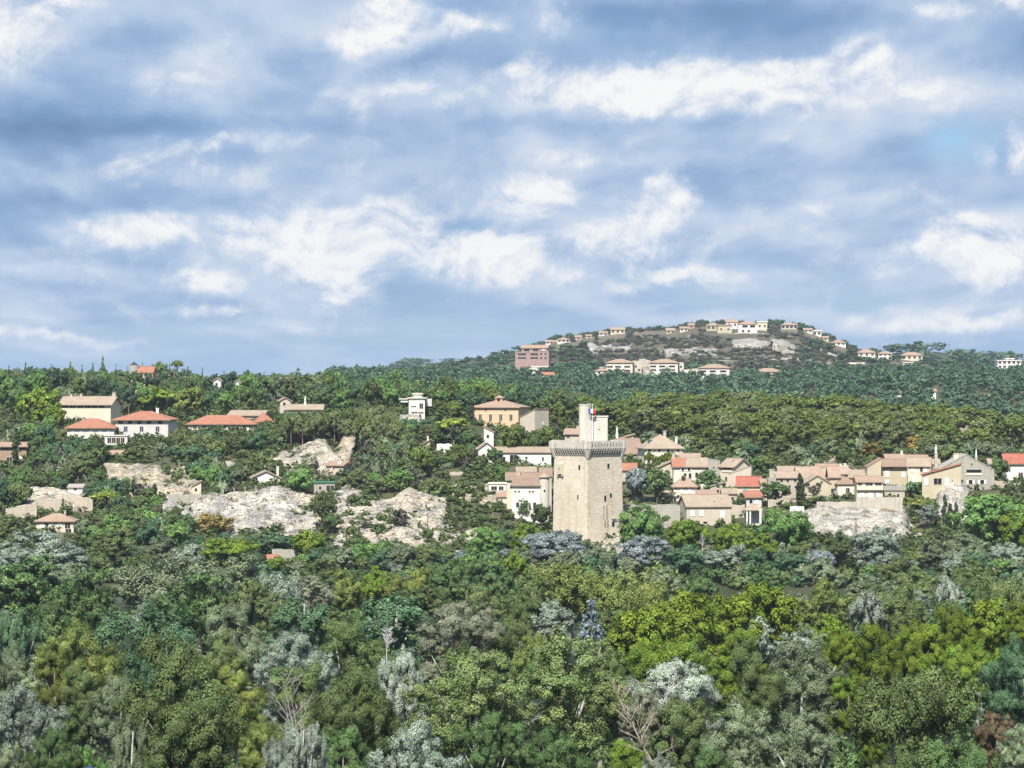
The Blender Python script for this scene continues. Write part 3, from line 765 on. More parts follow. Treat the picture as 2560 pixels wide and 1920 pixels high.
# near (250-480 m), mid (480-800 m), far bank and hillside, ridge
for i in range(3): proto(f'round_near#{i}', 'round', 18, 7, 105000, .108, 10 + i, .38, 'bark_grey')
for i in range(3): proto(f'airy_near#{i}', 'airy', 20, 7, 90000, .102, 20 + i, .36, 'bark_white')
for i in range(3): proto(f'poplar_near#{i}', 'poplar', 21, 6, 95000, .105, 30 + i, .40, 'bark_white')
for i in range(2): proto(f'dense_near#{i}', 'dense', 15, 7, 100000, .12, 40 + i, .40, 'bark_grey')
for i in range(3): proto(f'round_mid#{i}', 'round', 17, 7, 30000, .205, 50 + i, .36, 'bark_grey', False)
for i in range(2): proto(f'poplar_mid#{i}', 'poplar', 19, 5.5, 28000, .20, 60 + i, .36, 'bark_white', False)
for i in range(2): proto(f'airy_mid#{i}', 'airy', 18, 7, 26000, .195, 65 + i, .36, 'bark_white', False)
for i in range(2): proto(f'willow_mid#{i}', 'willow', 15, 7, 30000, .195, 70 + i, .38, 'bark_grey', False)
for i in range(2): proto(f'dense_mid#{i}', 'dense', 14, 7, 30000, .22, 75 + i, .36, 'bark_brown', False)
for i in range(3): proto(f'round_hill#{i}', 'round', 10, 4.5, 7500, .27, 80 + i, .25, 'bark_brown', False)
for i in range(2): proto(f'dense_hill#{i}', 'dense', 9, 4.5, 7800, .275, 85 + i, .25, 'bark_brown', False)
for i in range(4): proto(f'pine_hill#{i}', 'pine', 12, 5, 8000, .28, 90 + i, .24, 'bark_pine', False)
for i in range(2): proto(f'umbrella_hill#{i}', 'umbrella', 11, 4.5, 3600, .38, 100 + i, .24, 'bark_pine', True)
for i in range(2): proto(f'cypress_hill#{i}', 'cypress', 10, 1.1, 1700, .30, 105 + i, .15, 'bark_brown', False)
for i in range(2): proto(f'cedar_hill#{i}', 'cedar', 12, 5.5, 4200, .36, 110 + i, .28, 'bark_brown', False)
for i in range(2): proto(f'spruce_hill#{i}', 'spruce', 12, 3.6, 3600, .36, 115 + i, .22, 'bark_brown', False)
proto('spruce_near#0', 'spruce', 15, 5.6, 20000, .24, 118, .3, 'bark_brown', False)
for i in range(4): proto(f'bush#{i}', 'bush', 3, 2.4, 900, .34, 120 + i, .1, 'bark_brown', False)
for i in range(2): proto(f'vine#{i}', 'bush', 3, 2.4, 2200, .22, 126 + i, .1, 'bark_brown', False)

_rng = random.Random(7)
TREES = 0


def tree(name, label, key, mat, x, Y, zt, wm, group=None, zb=None, cat='tree', bark=None, which=None):
    """a tree at x, Y whose top is at height zt and whose crown is wm metres wide"""
    global TREES
    zb = tz(x, Y) if zb is None else zb
    ps = PROTO[key]; me, tr, H, R = ps[which if which is not None else TREES % len(ps)]; TREES += 1
    h = max(1.2, zt - zb); sx = wm / 2 / R / 1.02; sz = h / H / 1.0
    rz = _rng.uniform(0, 6.283)
    if tr is None:
        o = link_omat(name, me, None, mat); o.location = (x, Y, zb - .1)
    else:
        o = empty(name, (x, Y, zb - .1), 0)
        t = link_omat('trunk', tr, o, bark) if bark else link('trunk', tr, o)
        c = link_omat('crown', me, o, mat)
        lo, hi = (.5, 3.5) if key.split('_')[0] in ('cypress', 'spruce', 'cedar') else (.72, 1.3)
        szc = min(max(sz, lo * sx), hi * sx)
        for k in (t, c): k.scale = (sx, sx, szc); k.location = (0, 0, h - szc * H)
    o.rotation_euler = (0, 0, rz)
    if tr is None: o.scale = (sx, sx, sz)
    tag(o, label, cat, group)
    return o


def isl(px, py, w, h, key, mat, label, name='broadleaf_tree', bark=None, which=None, Y=None):
    """tree on the river island or the flat bank, h metres tall, top seen at px, py"""
    Y = Y or (CZ - 2.5 - h) * F / (py - 960)
    kind = key
    if '_' not in key: kind = key + ('_near' if Y < 500 and key + '_near' in PROTO else '_mid' if key + '_mid' in PROTO else '_near')
    return tree(name, label, kind, mat, X(px, Y), Y, Z(py, Y), w * 1.28 * Y / F, bark=bark, which=which)


def hil(px, py, w, base, key, mat, label, name='broadleaf_tree', group=None, Y=None, cat='tree'):
    """tree on the slopes: top at row py, foot at row base"""
    Y = Y or Yat(px, base)
    return tree(name, label, key, mat, X(px, Y), Y, Z(py, Y), w * Y / F, group, cat=cat)


P, W = 'poplar_tree', 'willow_tree'
# --- river island and near bank, as seen from the front row back (column, row of top, width, height, crown, leaf, label)
for a in [
 # bottom row
 (15,1855,100,17,'round','leaf_grey','grey green tree in the bottom corner beneath the pale silver poplar at the picture edge'),
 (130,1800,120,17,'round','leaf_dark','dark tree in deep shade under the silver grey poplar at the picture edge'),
 (210,1835,150,15,'airy','leaf_green','fresh green feathery tree above the small blue canopy'),
 (330,1775,125,18,'poplar','leaf_grey','grey poplar between the fresh green tree and the big dark clumped tree'),
 (455,1595,245,21,'dense','leaf_darkolive','big dark olive tree of separate round clumps with black hollows'),
 (470,1720,215,20,'dense','leaf_darkolive','lower dark clumped tree in front of the big dark olive one'),
 (590,1640,150,19,'round','leaf_yellow','golden yellow tree beside the big dark clumped tree'),
 (655,1775,130,17,'round','leaf_olivewillow','yellow olive tree beneath the bare grey branches'),
 (760,1775,120,20,'poplar','leaf_white','whitish poplar with forked white trunk below the bare grey branches', P),
 (690,1830,90,17,'poplar','leaf_white','small white poplar at the bottom beside the yellow olive tree', P),
 (890,1640,180,21,'round','leaf_darkolive','dark olive tree with black shade behind the white plumed poplar'),
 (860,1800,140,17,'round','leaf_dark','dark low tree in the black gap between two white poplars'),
 (1040,1765,215,20,'airy','leaf_silver','broad silver flecked poplar at the bottom edge below the white plumed poplar', P),
 (1180,1570,290,23,'airy','leaf_olive','very large olive poplar with pale crooked limbs', P),
 (1225,1745,165,19,'airy','leaf_dark','dark green poplar with a white trunk at the bottom under the large olive poplar', P),
 (1400,1545,300,23,'airy','leaf_olive','very large grey olive poplar directly below the blue conifer, thick pale trunk', P),
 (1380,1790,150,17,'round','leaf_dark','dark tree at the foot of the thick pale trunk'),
 (1545,1835,130,14,'round','leaf_lime','yellow green bush-like tree at the bottom beside the small white poplar'),
 (1640,1862,95,14,'poplar','leaf_white','small bright white poplar at the bottom edge right of the yellow green one', P),
 (1690,1725,165,17,'dense','leaf_darkolive','dark olive tree standing in front of the white-limbed silver poplar'),
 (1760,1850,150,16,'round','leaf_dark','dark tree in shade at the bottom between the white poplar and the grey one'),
 (1850,1720,210,20,'airy','leaf_grey','broad grey poplar at the bottom beside the dark olive tree', P),
 (2000,1730,205,20,'airy','leaf_grey','grey feathery poplar with dark hollow at its base, below the rounded grey one', P),
 (2125,1675,100,16,'round','leaf_lime','narrow yellow green tree squeezed between grey poplars and dark olive trees'),
 (2190,1745,110,15,'round','leaf_lime','yellow green leafy tree in front of the dark feathery olive tree'),
 (2230,1645,185,21,'willow_mid','leaf_darkolive','soft dark olive tree below the bright yellow row'),
 (2375,1635,180,21,'willow_mid','leaf_darkolive','soft dark olive tree with brown tips beside the red leaved one'),
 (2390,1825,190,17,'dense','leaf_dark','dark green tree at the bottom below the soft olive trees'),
 (2250,1850,150,16,'round','leaf_darkolive','dark olive tree at the bottom edge beside the dark green one'),
 (2490,1765,105,17,'round','leaf_red','tree with reddish brown dying leaves near the picture edge'),
 (2530,1580,150,22,'round','leaf_teal','blue green tree at the picture edge behind the reddish one'),
 (2550,1790,130,17,'airy','leaf_grey','grey green tree at the lower corner under the blue green tree'),
 # second row
 (60,1675,205,19,'airy','leaf_silver','pale silver grey poplar at the picture edge above the dark shaded tree', P),
 (205,1640,150,18,'round','leaf_darkolive','dark olive tree between the pale silver poplar and the grey olive one'),
 (300,1660,150,18,'airy','leaf_grey','grey olive open-crowned tree beside the big dark clumped tree'),
 (40,1500,140,18,'poplar','leaf_bluegreen','glossy blue green poplar at the picture edge below the dark thicket', P),
 (30,1600,130,17,'round','leaf_grey','grey green tree at the picture edge between a blue green and a silver poplar'),
 (190,1530,180,18,'round','leaf_olivewillow','olive and gold tree in front of the large blue green poplar'),
 (140,1610,110,16,'round','leaf_yellow','small golden tree beside the olive and gold tree'),
 (350,1480,290,20,'poplar','leaf_bluegreen','large glossy blue green poplar with flickering leaves', P),
 (420,1560,160,18,'poplar','leaf_teal','darker blue green poplar leaning on the large glossy one', P),
 (590,1490,160,18,'round','leaf_grey','dull grey green tree behind the golden yellow tree'),
 (560,1570,130,16,'round','leaf_olive','olive tree between the blue green poplar and the golden yellow tree'),
 (725,1540,195,20,'airy','leaf_silver','silver topped poplar above the bare grey branches', P),
 (760,1640,170,18,'round','leaf_darkolive','dark olive tree just above the bare grey branches'),
 (880,1510,200,20,'airy','leaf_darkolive','dark open poplar with several white bare limbs in its top', P),
 (1000,1590,135,21,'poplar','leaf_white','tall white plumed poplar in front of the dark hollow', P),
 (1140,1470,210,21,'airy','leaf_twig','grey twiggy half bare tree behind the large olive poplar', 'bare_tree'),
 (1290,1500,160,19,'round','leaf_olive','olive tree between the grey twiggy tree and the blue conifer'),
 (1340,1560,120,17,'airy','leaf_olivewillow','yellow tipped olive tree left of the blue conifer'),
 (1670,1610,235,20,'airy','leaf_white','silver white tree with bare white limbs in front of the yellow plane row', P),
 (1870,1590,170,20,'round','leaf_darkolive','dark olive tree between the silver white tree and the rounded grey one'),
 (2010,1555,215,21,'airy','leaf_grey','rounded grey poplar with pale flecks below the feathery olive tree', P),
 (1500,1605,140,19,'round','leaf_olive','olive tree in front of the lower part of the blue conifer'),
 (1600,1700,110,18,'airy','leaf_twig','thin brownish half bare tree beside the silver white tree', 'bare_tree'),
]: isl(*a)
T_ = 'plane_tree'
for a in [
 (1600,1505,190,16,'dense','leaf_plane','bright yellow green plane tree just right of the blue conifer', T_),
 (1700,1482,200,16,'dense','leaf_plane','bright yellow green plane tree, second in the row from the blue conifer', T_),
 (1795,1470,200,16,'dense','leaf_plane','tallest bright yellow green plane tree in the middle of the row', T_),
 (1900,1462,170,16,'dense','leaf_plane','bright yellow green plane tree ending the row next to the feathery olive tree', T_),
 (1660,1580,200,14,'dense','leaf_lime','lower yellow green plane tree between the blue conifer and the silver white tree', T_),
 (1830,1575,160,14,'dense','leaf_lime','lower yellow green plane tree behind the dark olive tree', T_),
 (2105,1565,100,15,'dense','leaf_plane','small golden green plane tree next to the white speckled poplar', T_),
 (2190,1562,150,15,'dense','leaf_plane','golden green plane tree below the white speckled poplar', T_),
 (2300,1538,130,16,'dense','leaf_plane','golden green plane tree with a dark hollow, middle of the far bright row', T_),
 (2385,1518,120,16,'dense','leaf_plane','golden plane tree beside the tallest of the far bright row', T_),
 (2478,1482,140,17,'dense','leaf_plane','tallest golden green plane tree of the far bright row', T_),
 (2560,1500,90,17,'dense','leaf_plane','golden green plane tree cut by the picture edge', T_),
 (2440,1590,150,14,'dense','leaf_lime','yellow green plane tree in front of the tallest golden one', T_),
 # third row
 (56,1385,270,17,'round_mid','leaf_dark','dark green thicket-like tree below the silver grey poplars at the picture edge'),
 (215,1412,125,16,'round_mid','leaf_dark','dark green tree with pale trunks beside the grey willow'),
 (150,1455,120,16,'round_mid','leaf_dark','dark tree above the large blue green poplar'),
 (440,1362,230,17,'willow','leaf_grey','wide soft grey green willow above the large blue green poplar', W),
 (500,1420,170,16,'round_mid','leaf_dark','dark green tree in front of the wide soft willow'),
 (600,1378,140,15,'round_mid','leaf_grey','grey green tree beneath the lime green bushes'),
 (640,1440,120,15,'round_mid','leaf_olive','olive tree between the grey green tree and the grey twiggy bush'),
 (690,1405,120,15,'willow','leaf_silver','pale grey willow near the red roof corner', W),
 (775,1428,120,12,'airy_mid','leaf_twig','grey twiggy leafless tree behind two blue green poplars', 'bare_tree'),
 (755,1470,165,16,'poplar','leaf_bluegreen','blue green poplar, the nearer to the grey willow of two alike', P),
 (985,1462,195,17,'poplar','leaf_bluegreen','blue green poplar in front of the small yellow green trees', P),
 (865,1420,80,12,'round_mid','leaf_olivewillow','small yellow olive tree behind the blue green poplars, nearest the twiggy one'),
 (940,1412,68,13,'round_mid','leaf_lime','small yellow green tree, middle one behind the blue green poplar'),
 (990,1428,64,12,'round_mid','leaf_olivewillow','small yellow olive pointed tree behind the blue green poplar'),
 (1052,1414,85,13,'round_mid','leaf_yellow','small golden green tree next to the dark round tree'),
 (1125,1390,110,14,'dense_mid','leaf_dark','dark round tree between the golden green tree and the tall green one'),
 (1190,1450,130,14,'round_mid','leaf_olive','olive tree behind the grey twiggy half bare tree'),
 (1290,1372,52,14,'round_mid','leaf_lime','narrow lime green tree beside the blue grey olive-like tree'),
 (1255,1425,90,13,'round_mid','leaf_dark','dark green tree under the narrow lime green one'),
 (1340,1440,110,13,'round_mid','leaf_olive','olive green tree between the lime tree and the tall yellow willow'),
 (1420,1388,165,16,'willow','leaf_olivewillow','tall olive yellow willow with thin pale trunks below the stone tower', W),
 (1530,1405,130,15,'willow','leaf_olivewillow','smaller olive yellow willow right of the tall one', W),
 (1620,1432,100,14,'willow','leaf_olivewillow','third and lowest olive yellow willow, beside the dark pointed conifer', W),
 (2060,1440,150,16,'airy_mid','leaf_olivewillow','feathery olive tree near the glimpse of river', W),
 (2170,1455,90,16,'poplar','leaf_white','white speckled poplar beside the feathery olive tree', P),
 (2225,1432,140,15,'willow','leaf_olive','olive rounded willow behind the white speckled poplar', W),
 (2370,1428,80,16,'poplar','leaf_white','slim white speckled poplar by the river glimpse', P),
 (2445,1420,95,15,'willow','leaf_olive','olive willow right of the slim white speckled poplar', W),
 (2530,1428,110,15,'willow','leaf_olive','olive willow at the picture edge above the golden plane trees', W),
 (2280,1500,90,13,'round_mid','leaf_olive','low olive tree in front of the river glimpse'),
 (2080,1530,90,12,'round_mid','leaf_lime','low lime green tree under the feathery olive tree'),
]: isl(*a)
isl(1478,1490,165,17,'spruce_near','leaf_bluespruce','blue silver conifer standing alone among green trees','conifer_tree')
isl(1613,1443,66,13,'spruce_hill','leaf_cypress','dark pointed conifer beside the yellow willows','conifer_tree')
isl(1656,1446,48,12,'spruce_hill','leaf_cypress','slim dark conifer next to the dark pointed conifer','conifer_tree')
# --- far bank, below the cliffs, the tower and the village
bank = [
 (112,1318,240,840,'round_mid','leaf_silver','wide silver grey poplar below the yellow house with three shutters', P),
 (30,1350,110,835,'round_mid','leaf_silver','silver white poplar at the picture edge below the terraces', P),
 (270,1322,140,850,'round_mid','leaf_darkolive','dark olive tree below the grey rubble slope'),
 (575,1338,150,850,'dense_mid','leaf_lime','bright lime green bushy tree below the white broken cliff'),
 (400,1340,130,850,'round_mid','leaf_grey','grey green tree between the dark olive one and the lime green bushes'),
 (690,1330,90,880,'dense_hill','leaf_teal','dark blue green tree at the foot of the white broken cliff'),
 (770,1325,95,868,'dense_hill','leaf_lime','lime green tree at the foot of the cliffs, left of the leaning slab'),
 (925,1350,135,860,'dense_mid','leaf_green','rounded green tree under the pale leaning slab'),
 (860,1400,80,845,'round_mid','leaf_grey','grey green shrub tree at the tip of the leaning slab'),
 (1010,1385,100,850,'willow_mid','leaf_silver','pale silver bushy willow below the big cream cliff', W),
 (1090,1362,90,858,'round_mid','leaf_olive','brown olive tree below the big cream cliff'),
 (1150,1375,70,856,'round_mid','leaf_bluegrey','blue grey tree left of the tall green tree', 'olive_tree'),
 (1213,1318,120,860,'dense_mid','leaf_green','tall fresh green tree left of the tower foot'),
 (1262,1370,60,850,'round_mid','leaf_bluegrey','narrow blue grey tree behind the narrow lime green tree', 'olive_tree'),
 (1310,1310,90,866,'dense_mid','leaf_lime','lime green tree beside the tower, above the blue grey one'),
 (1385,1320,170,850,'dense_mid','leaf_bluegrey','large rounded blue grey tree at the foot of the stone tower', 'olive_tree'),
 (1605,1340,145,846,'dense_mid','leaf_bluegrey','wide blue grey tree right of the tower foot', 'olive_tree'),
 (1500,1362,80,850,'round_mid','leaf_grey','small grey tree against the tower foot'),
 (1612,1265,140,868,'dense_mid','leaf_green','big green plane tree leaning against the tower side', 'plane_tree'),
 (1720,1290,125,866,'dense_mid','leaf_lime','yellow green tree with a pale dead branch below the long tan-roofed house'),
 (1715,1362,130,842,'dense_mid','leaf_teal','dark blue green round tree, nearer the tower of two by the water'),
 (1805,1370,100,848,'dense_mid','leaf_silver','silver blue tree between two dark blue green trees', 'olive_tree'),
 (1890,1370,85,846,'dense_mid','leaf_teal','dark blue green narrow tree left of the dark round one by the water'),
 (1978,1378,100,840,'dense_mid','leaf_teal','dark round blue green tree, the one beside the river glimpse'),
 (1830,1310,110,864,'dense_mid','leaf_lime','yellow green tree under the porch with white posts'),
 (1960,1262,150,868,'dense_mid','leaf_green','big green plane tree in front of the house with the broad chimney', 'plane_tree'),
 (1900,1330,110,858,'round_mid','leaf_lime','lime green tree at the foot of the big plane tree'),
 (2050,1370,85,846,'dense_mid','leaf_bluegrey','silvery blue tree right of the dark round one', 'olive_tree'),
 (2020,1345,90,856,'round_mid','leaf_olive','olive brown tree below the white village cliff'),
 (2100,1325,85,860,'round_mid','leaf_darkolive','dark olive tree at the foot of the white village cliff'),
 (2195,1318,150,852,'dense_mid','leaf_silver','large silver blue willow below the white village cliff', W),
 (2235,1380,120,843,'dense_mid','leaf_silver','silver blue willow hanging over the water', W),
 (2280,1375,80,846,'round_mid','leaf_olivewillow','olive tree beside the hanging silver willow'),
 (2312,1420,85,840,'dense_mid','leaf_teal','dark blue green bush-like tree at the water edge'),
 (2320,1345,90,856,'round_mid','leaf_grey','grey tree below the white cliff face'),
 (2410,1330,150,852,'round_mid','leaf_grey','wide grey green tree below the dark cypress group'),
 (2520,1358,105,850,'dense_mid','leaf_silver','silver blue tree at the picture edge by the bank wall', 'olive_tree'),
 (2490,1225,215,880,'dense_mid','leaf_green','very large green tree covering the slope under the ruined wall'),
 (2560,1275,130,872,'dense_mid','leaf_lime','yellow green tree at the picture edge below the white house with red roof'),
 (2400,1400,80,842,'round_mid','leaf_red','reddish brown shrub tree behind the slim white speckled poplar'),
 (1460,1345,60,866,'round_mid','leaf_grey','grey shrub tree left of centre at the tower foot'),
]
for (px, py, w, Y, key, mat, label, *nm) in bank:
    tree(nm[0] if nm else 'broadleaf_tree', label, key, mat, X(px, Y), Y, Z(py, Y), w * Y / F)

# --- single trees on the slopes and in the village
for a in [
 (95,965,112,1085,'dense_hill','leaf_lime','big light green plane tree beside the cream house with attic windows','plane_tree'),
 (135,1010,60,1090,'dense_hill','leaf_lime','smaller light green plane tree against the cream house front','plane_tree'),
 (395,962,110,1050,'dense_hill','leaf_lime','wide yellow green plane tree behind the tall red hip roof','plane_tree'),
 (465,968,100,1050,'dense_hill','leaf_olivewillow','yellow green plane tree between two red roofs','plane_tree'),
 (215,965,52,1003,'umbrella_hill','leaf_pinelight','light green flat-topped pine above the cream house','pine_tree'),
 (152,962,62,1012,'round_hill','leaf_grey','grey green open tree behind the cream house'),
 (41,1075,22,1165,'cypress_hill','leaf_cypress','dark column cypress in front of the long low house','cypress_tree'),
 (314,1207,17,1278,'cypress_hill','leaf_cypress','dark cypress above the yellow house with three shutters','cypress_tree'),
 (346,1212,15,1272,'cypress_hill','leaf_cypress','smaller cypress next to the one above the yellow house','cypress_tree'),
 (158,1245,9,1288,'cypress_hill','leaf_cypress','very thin cypress behind the roof of the yellow house','cypress_tree'),
 (386,1213,13,1262,'cypress_hill','leaf_cypress','short cypress at the foot of the yellow layered rock','cypress_tree'),
 (263,1222,74,1292,'umbrella_hill','leaf_pinelight','flat-topped pine to the upper side of the yellow house','pine_tree'),
 (530,1160,60,1240,'dense_hill','leaf_green','round green tree in front of the yellow layered rock'),
 (535,1282,96,1338,'dense_hill','leaf_orange','orange brown autumn tree at the foot of the white broken cliff'),
 (315,1278,88,1345,'dense_hill','leaf_teal','dark blue green tree beside the grey rubble slope'),
 (243,1100,74,1162,'dense_hill','leaf_dark','dark rounded tree next to the pink house'),
 (455,1290,70,1335,'round_hill','leaf_bluegrey','blue grey bush tree left of the orange brown tree'),
 (390,1265,70,1310,'round_hill','leaf_olivewillow','yellow olive tree above the grey rubble slope'),
 (650,970,94,1012,'cedar_hill','leaf_bluespruce','blue cedar with layered branches on the wooded slope','cedar_tree'),
 (748,1170,76,1248,'dense_hill','leaf_green','green round tree between the white gabled house and the flat green-roofed shed'),
 (805,1222,70,1325,'round_hill','leaf_darkolive','dark olive tree in the cleft between two cliffs'),
 (830,1280,50,1340,'round_hill','leaf_dark','dark tree low in the cleft between two cliffs'),
 (1135,1035,92,1125,'umbrella_hill','leaf_pinelight','big bright domed pine below the orange villa','pine_tree'),
 (1085,992,75,1058,'pine_hill','leaf_pine','dark pine right beside the white flat-roofed house','pine_tree'),
 (1135,995,80,1050,'pine_hill','leaf_pine','dark pine between the white flat-roofed house and the orange villa','pine_tree'),
 (1050,1103,80,1212,'pine_hill','leaf_pine','tall pine with a long bare leaning trunk on the rocky slope','pine_tree'),
 (1150,1100,70,1165,'pine_hill','leaf_pine','dark pine beneath the big bright domed pine','pine_tree'),
 (985,1160,50,1215,'cedar_hill','leaf_teal','blue green cedar above the big cream cliff','cedar_tree'),
 (1000,1270,54,1335,'round_hill','leaf_scrub','dull grey brown bush growing on the big cream cliff'),
 (1070,1318,34,1358,'dense_hill','leaf_dark','small dark tree on the right part of the big cream cliff'),
 (1312,1231,54,1302,'cedar_hill','leaf_dark','dark layered conifer in front of the house by the tower','conifer_tree'),
 (1352,1258,52,1325,'dense_hill','leaf_darkolive','dark olive tree between the layered conifer and the tower'),
 (1290,1048,90,1152,'pine_hill','leaf_pine','large dark pine in front of the white arched villa','pine_tree'),
 (1365,1055,58,1150,'pine_hill','leaf_pine','bright tufted pine between the white arched villa and the tower','pine_tree'),
 (1237,1118,42,1162,'dense_hill','leaf_dark','small dark round tree before the white gabled wall of the villa'),
 (1590,1168,64,1266,'dense_hill','leaf_bluegrey','blue grey rounded tree beside the right edge of the tower','olive_tree'),
 (1642,1166,74,1264,'round_hill','leaf_dark','dark green tree between the blue grey one and the village houses'),
 (1770,1166,68,1242,'pine_hill','leaf_dark','dark feathery pine among the village roofs','pine_tree'),
 (1787,1253,13,1312,'cypress_hill','leaf_cypress','thin cypress in front of the long tan-roofed house','cypress_tree'),
 (2000,1183,22,1258,'cypress_hill','leaf_cypress','stout dark cypress beside the ivy-streaked gable','cypress_tree'),
 (1708,1188,20,1252,'cypress_hill','leaf_cypress','ragged cypress in front of the small red-roofed house','cypress_tree'),
 (1590,1032,20,1100,'cypress_hill','leaf_cypress','tall cypress behind the ivy-covered house','cypress_tree'),
 (1940,1202,74,1264,'dense_hill','leaf_dark','dark green tree in front of the house with the broad chimney'),
 (2233,1146,70,1212,'umbrella_hill','leaf_pinelight','vivid green umbrella pine in front of the ochre village house','pine_tree'),
 (2275,1200,50,1248,'round_hill','leaf_bluegreen','blue green small tree right of the umbrella pine'),
 (2300,1202,44,1240,'dense_hill','leaf_green','bright green climbing bush under the red sloping roof'),
 (2300,1238,90,1272,'dense_hill','leaf_olivewillow','olive hanging shrubs over the cliff edge below the red sloping roof'),
 (2362,1236,17,1328,'cypress_hill','leaf_cypress','tallest cypress of the three before the white cliff face','cypress_tree'),
 (2376,1258,20,1330,'cypress_hill','leaf_cypress','stoutest cypress of the three before the white cliff face','cypress_tree'),
 (2390,1254,14,1328,'cypress_hill','leaf_cypress','outermost cypress of the three, nearest the big green tree','cypress_tree'),
 (2318,1255,62,1325,'round_hill','leaf_silver','silver green tree left of the three cypresses'),
 (2500,1140,52,1205,'dense_hill','leaf_dark','dark green tree between the grey stone house and the white house'),
 (2459,1112,11,1152,'cypress_hill','leaf_cypress','lone cypress behind the grey stone house','cypress_tree'),
 (2185,1106,64,1150,'dense_hill','leaf_rust','rusty brown oak above the village roofs, the smaller of two','oak_tree'),
 (2310,1088,92,1130,'dense_hill','leaf_rust','larger rusty brown oak at the edge of the pine wood','oak_tree'),
 (1735,1084,95,1142,'dense_hill','leaf_olive','olive brown rounded tree right of the ivy-covered house'),
 (1690,1090,60,1140,'dense_hill','leaf_grey','grey green rounded tree just behind the ivy-covered house'),
 (1850,1102,60,1148,'dense_hill','leaf_olive','olive rounded tree between the cream gable house and the pine wood'),
 (1905,1140,70,1180,'dense_hill','leaf_green','bright green bushy tree behind the house with the broad chimney'),
 (1178,980,13,1062,'cypress_hill','leaf_cypress','tall cypress at the near corner of the orange villa','cypress_tree'),
 (1266,984,13,1060,'cypress_hill','leaf_cypress','tall thin cypress in front of the orange villa','cypress_tree'),
 (1215,1020,12,1064,'cypress_hill','leaf_cypress','small cypress beneath the orange villa windows','cypress_tree'),
 (1256,1024,24,1052,'round_hill','leaf_red','dark red leaved tree against the orange villa'),
 (257,890,40,990,'spruce_hill','leaf_dark','tallest dark spruce on the wooded skyline','spruce_tree'),
 (290,908,14,990,'spruce_hill','leaf_dark','small pointed spruce beside the skyline manor','spruce_tree'),
 (443,896,34,985,'umbrella_hill','leaf_pine','umbrella pine standing above the skyline wood','pine_tree'),
 (400,903,62,985,'dense_hill','leaf_dark','dark round tree right beside the skyline manor'),
 (356,904,16,980,'spruce_hill','leaf_dark','pointed tree behind the red roof of the skyline manor','spruce_tree'),
 (540,962,46,1000,'dense_hill','leaf_forest','dark green tree in front of the small white skyline house','oak_tree',None,1262),
 (595,961,44,1000,'dense_hill','leaf_green','green tree below the tiny white gable in the skyline wood','oak_tree',None,1255),
 (335,926,44,990,'dense_hill','leaf_dark','dark green tree burying the foot of the skyline manor','oak_tree',None,1340),
 (372,928,40,990,'round_hill','leaf_forest','green tree burying the red-roofed wing of the skyline manor','oak_tree',None,1345),
 (690,1388,60,1420,'dense_hill','leaf_lime','lime green bush tree before the little red-roofed river house','broadleaf_tree',None,846),
 (572,928,50,990,'dense_hill','leaf_forest','dark green tree on the crest between the small white house and the tiny gable','oak_tree',None,1385),
 (612,926,56,990,'dense_hill','leaf_dark','broad dark tree on the crest just past the tiny white gable','oak_tree',None,1390),
 (650,930,52,990,'round_hill','leaf_forest','dark tree on the crest straight above the blue cedar','oak_tree',None,1395),
 (1395,1010,0,0,'','',''),
]:
    if a[2]: hil(*a)

for px, py, w in [(22, 912, 16), (64, 905, 22), (128, 908, 14), (176, 902, 20), (205, 911, 14), (232, 906, 16), (318, 915, 12), (424, 908, 16), (470, 914, 20), (506, 918, 14), (560, 926, 18), (618, 922, 22), (660, 928, 14), (745, 918, 30), (800, 926, 18)]:
    Y = 1375 + (px * 37) % 90; tree('conifer_tree', 'pointed dark conifer rising above the skyline wood', 'spruce_hill' if w < 26 else 'cedar_hill', 'leaf_dark', X(px, Y), Y, Z(py, Y), w * Y / F * 1.5, 'conifers of the skyline')
# ---------------------------------------------------------------- houses
KEEP = []     # photo boxes of buildings, with their distance, that scattered trees must not cover


def keep(l, r, t, b, Y): KEEP.append((l, r, t, b, Y))


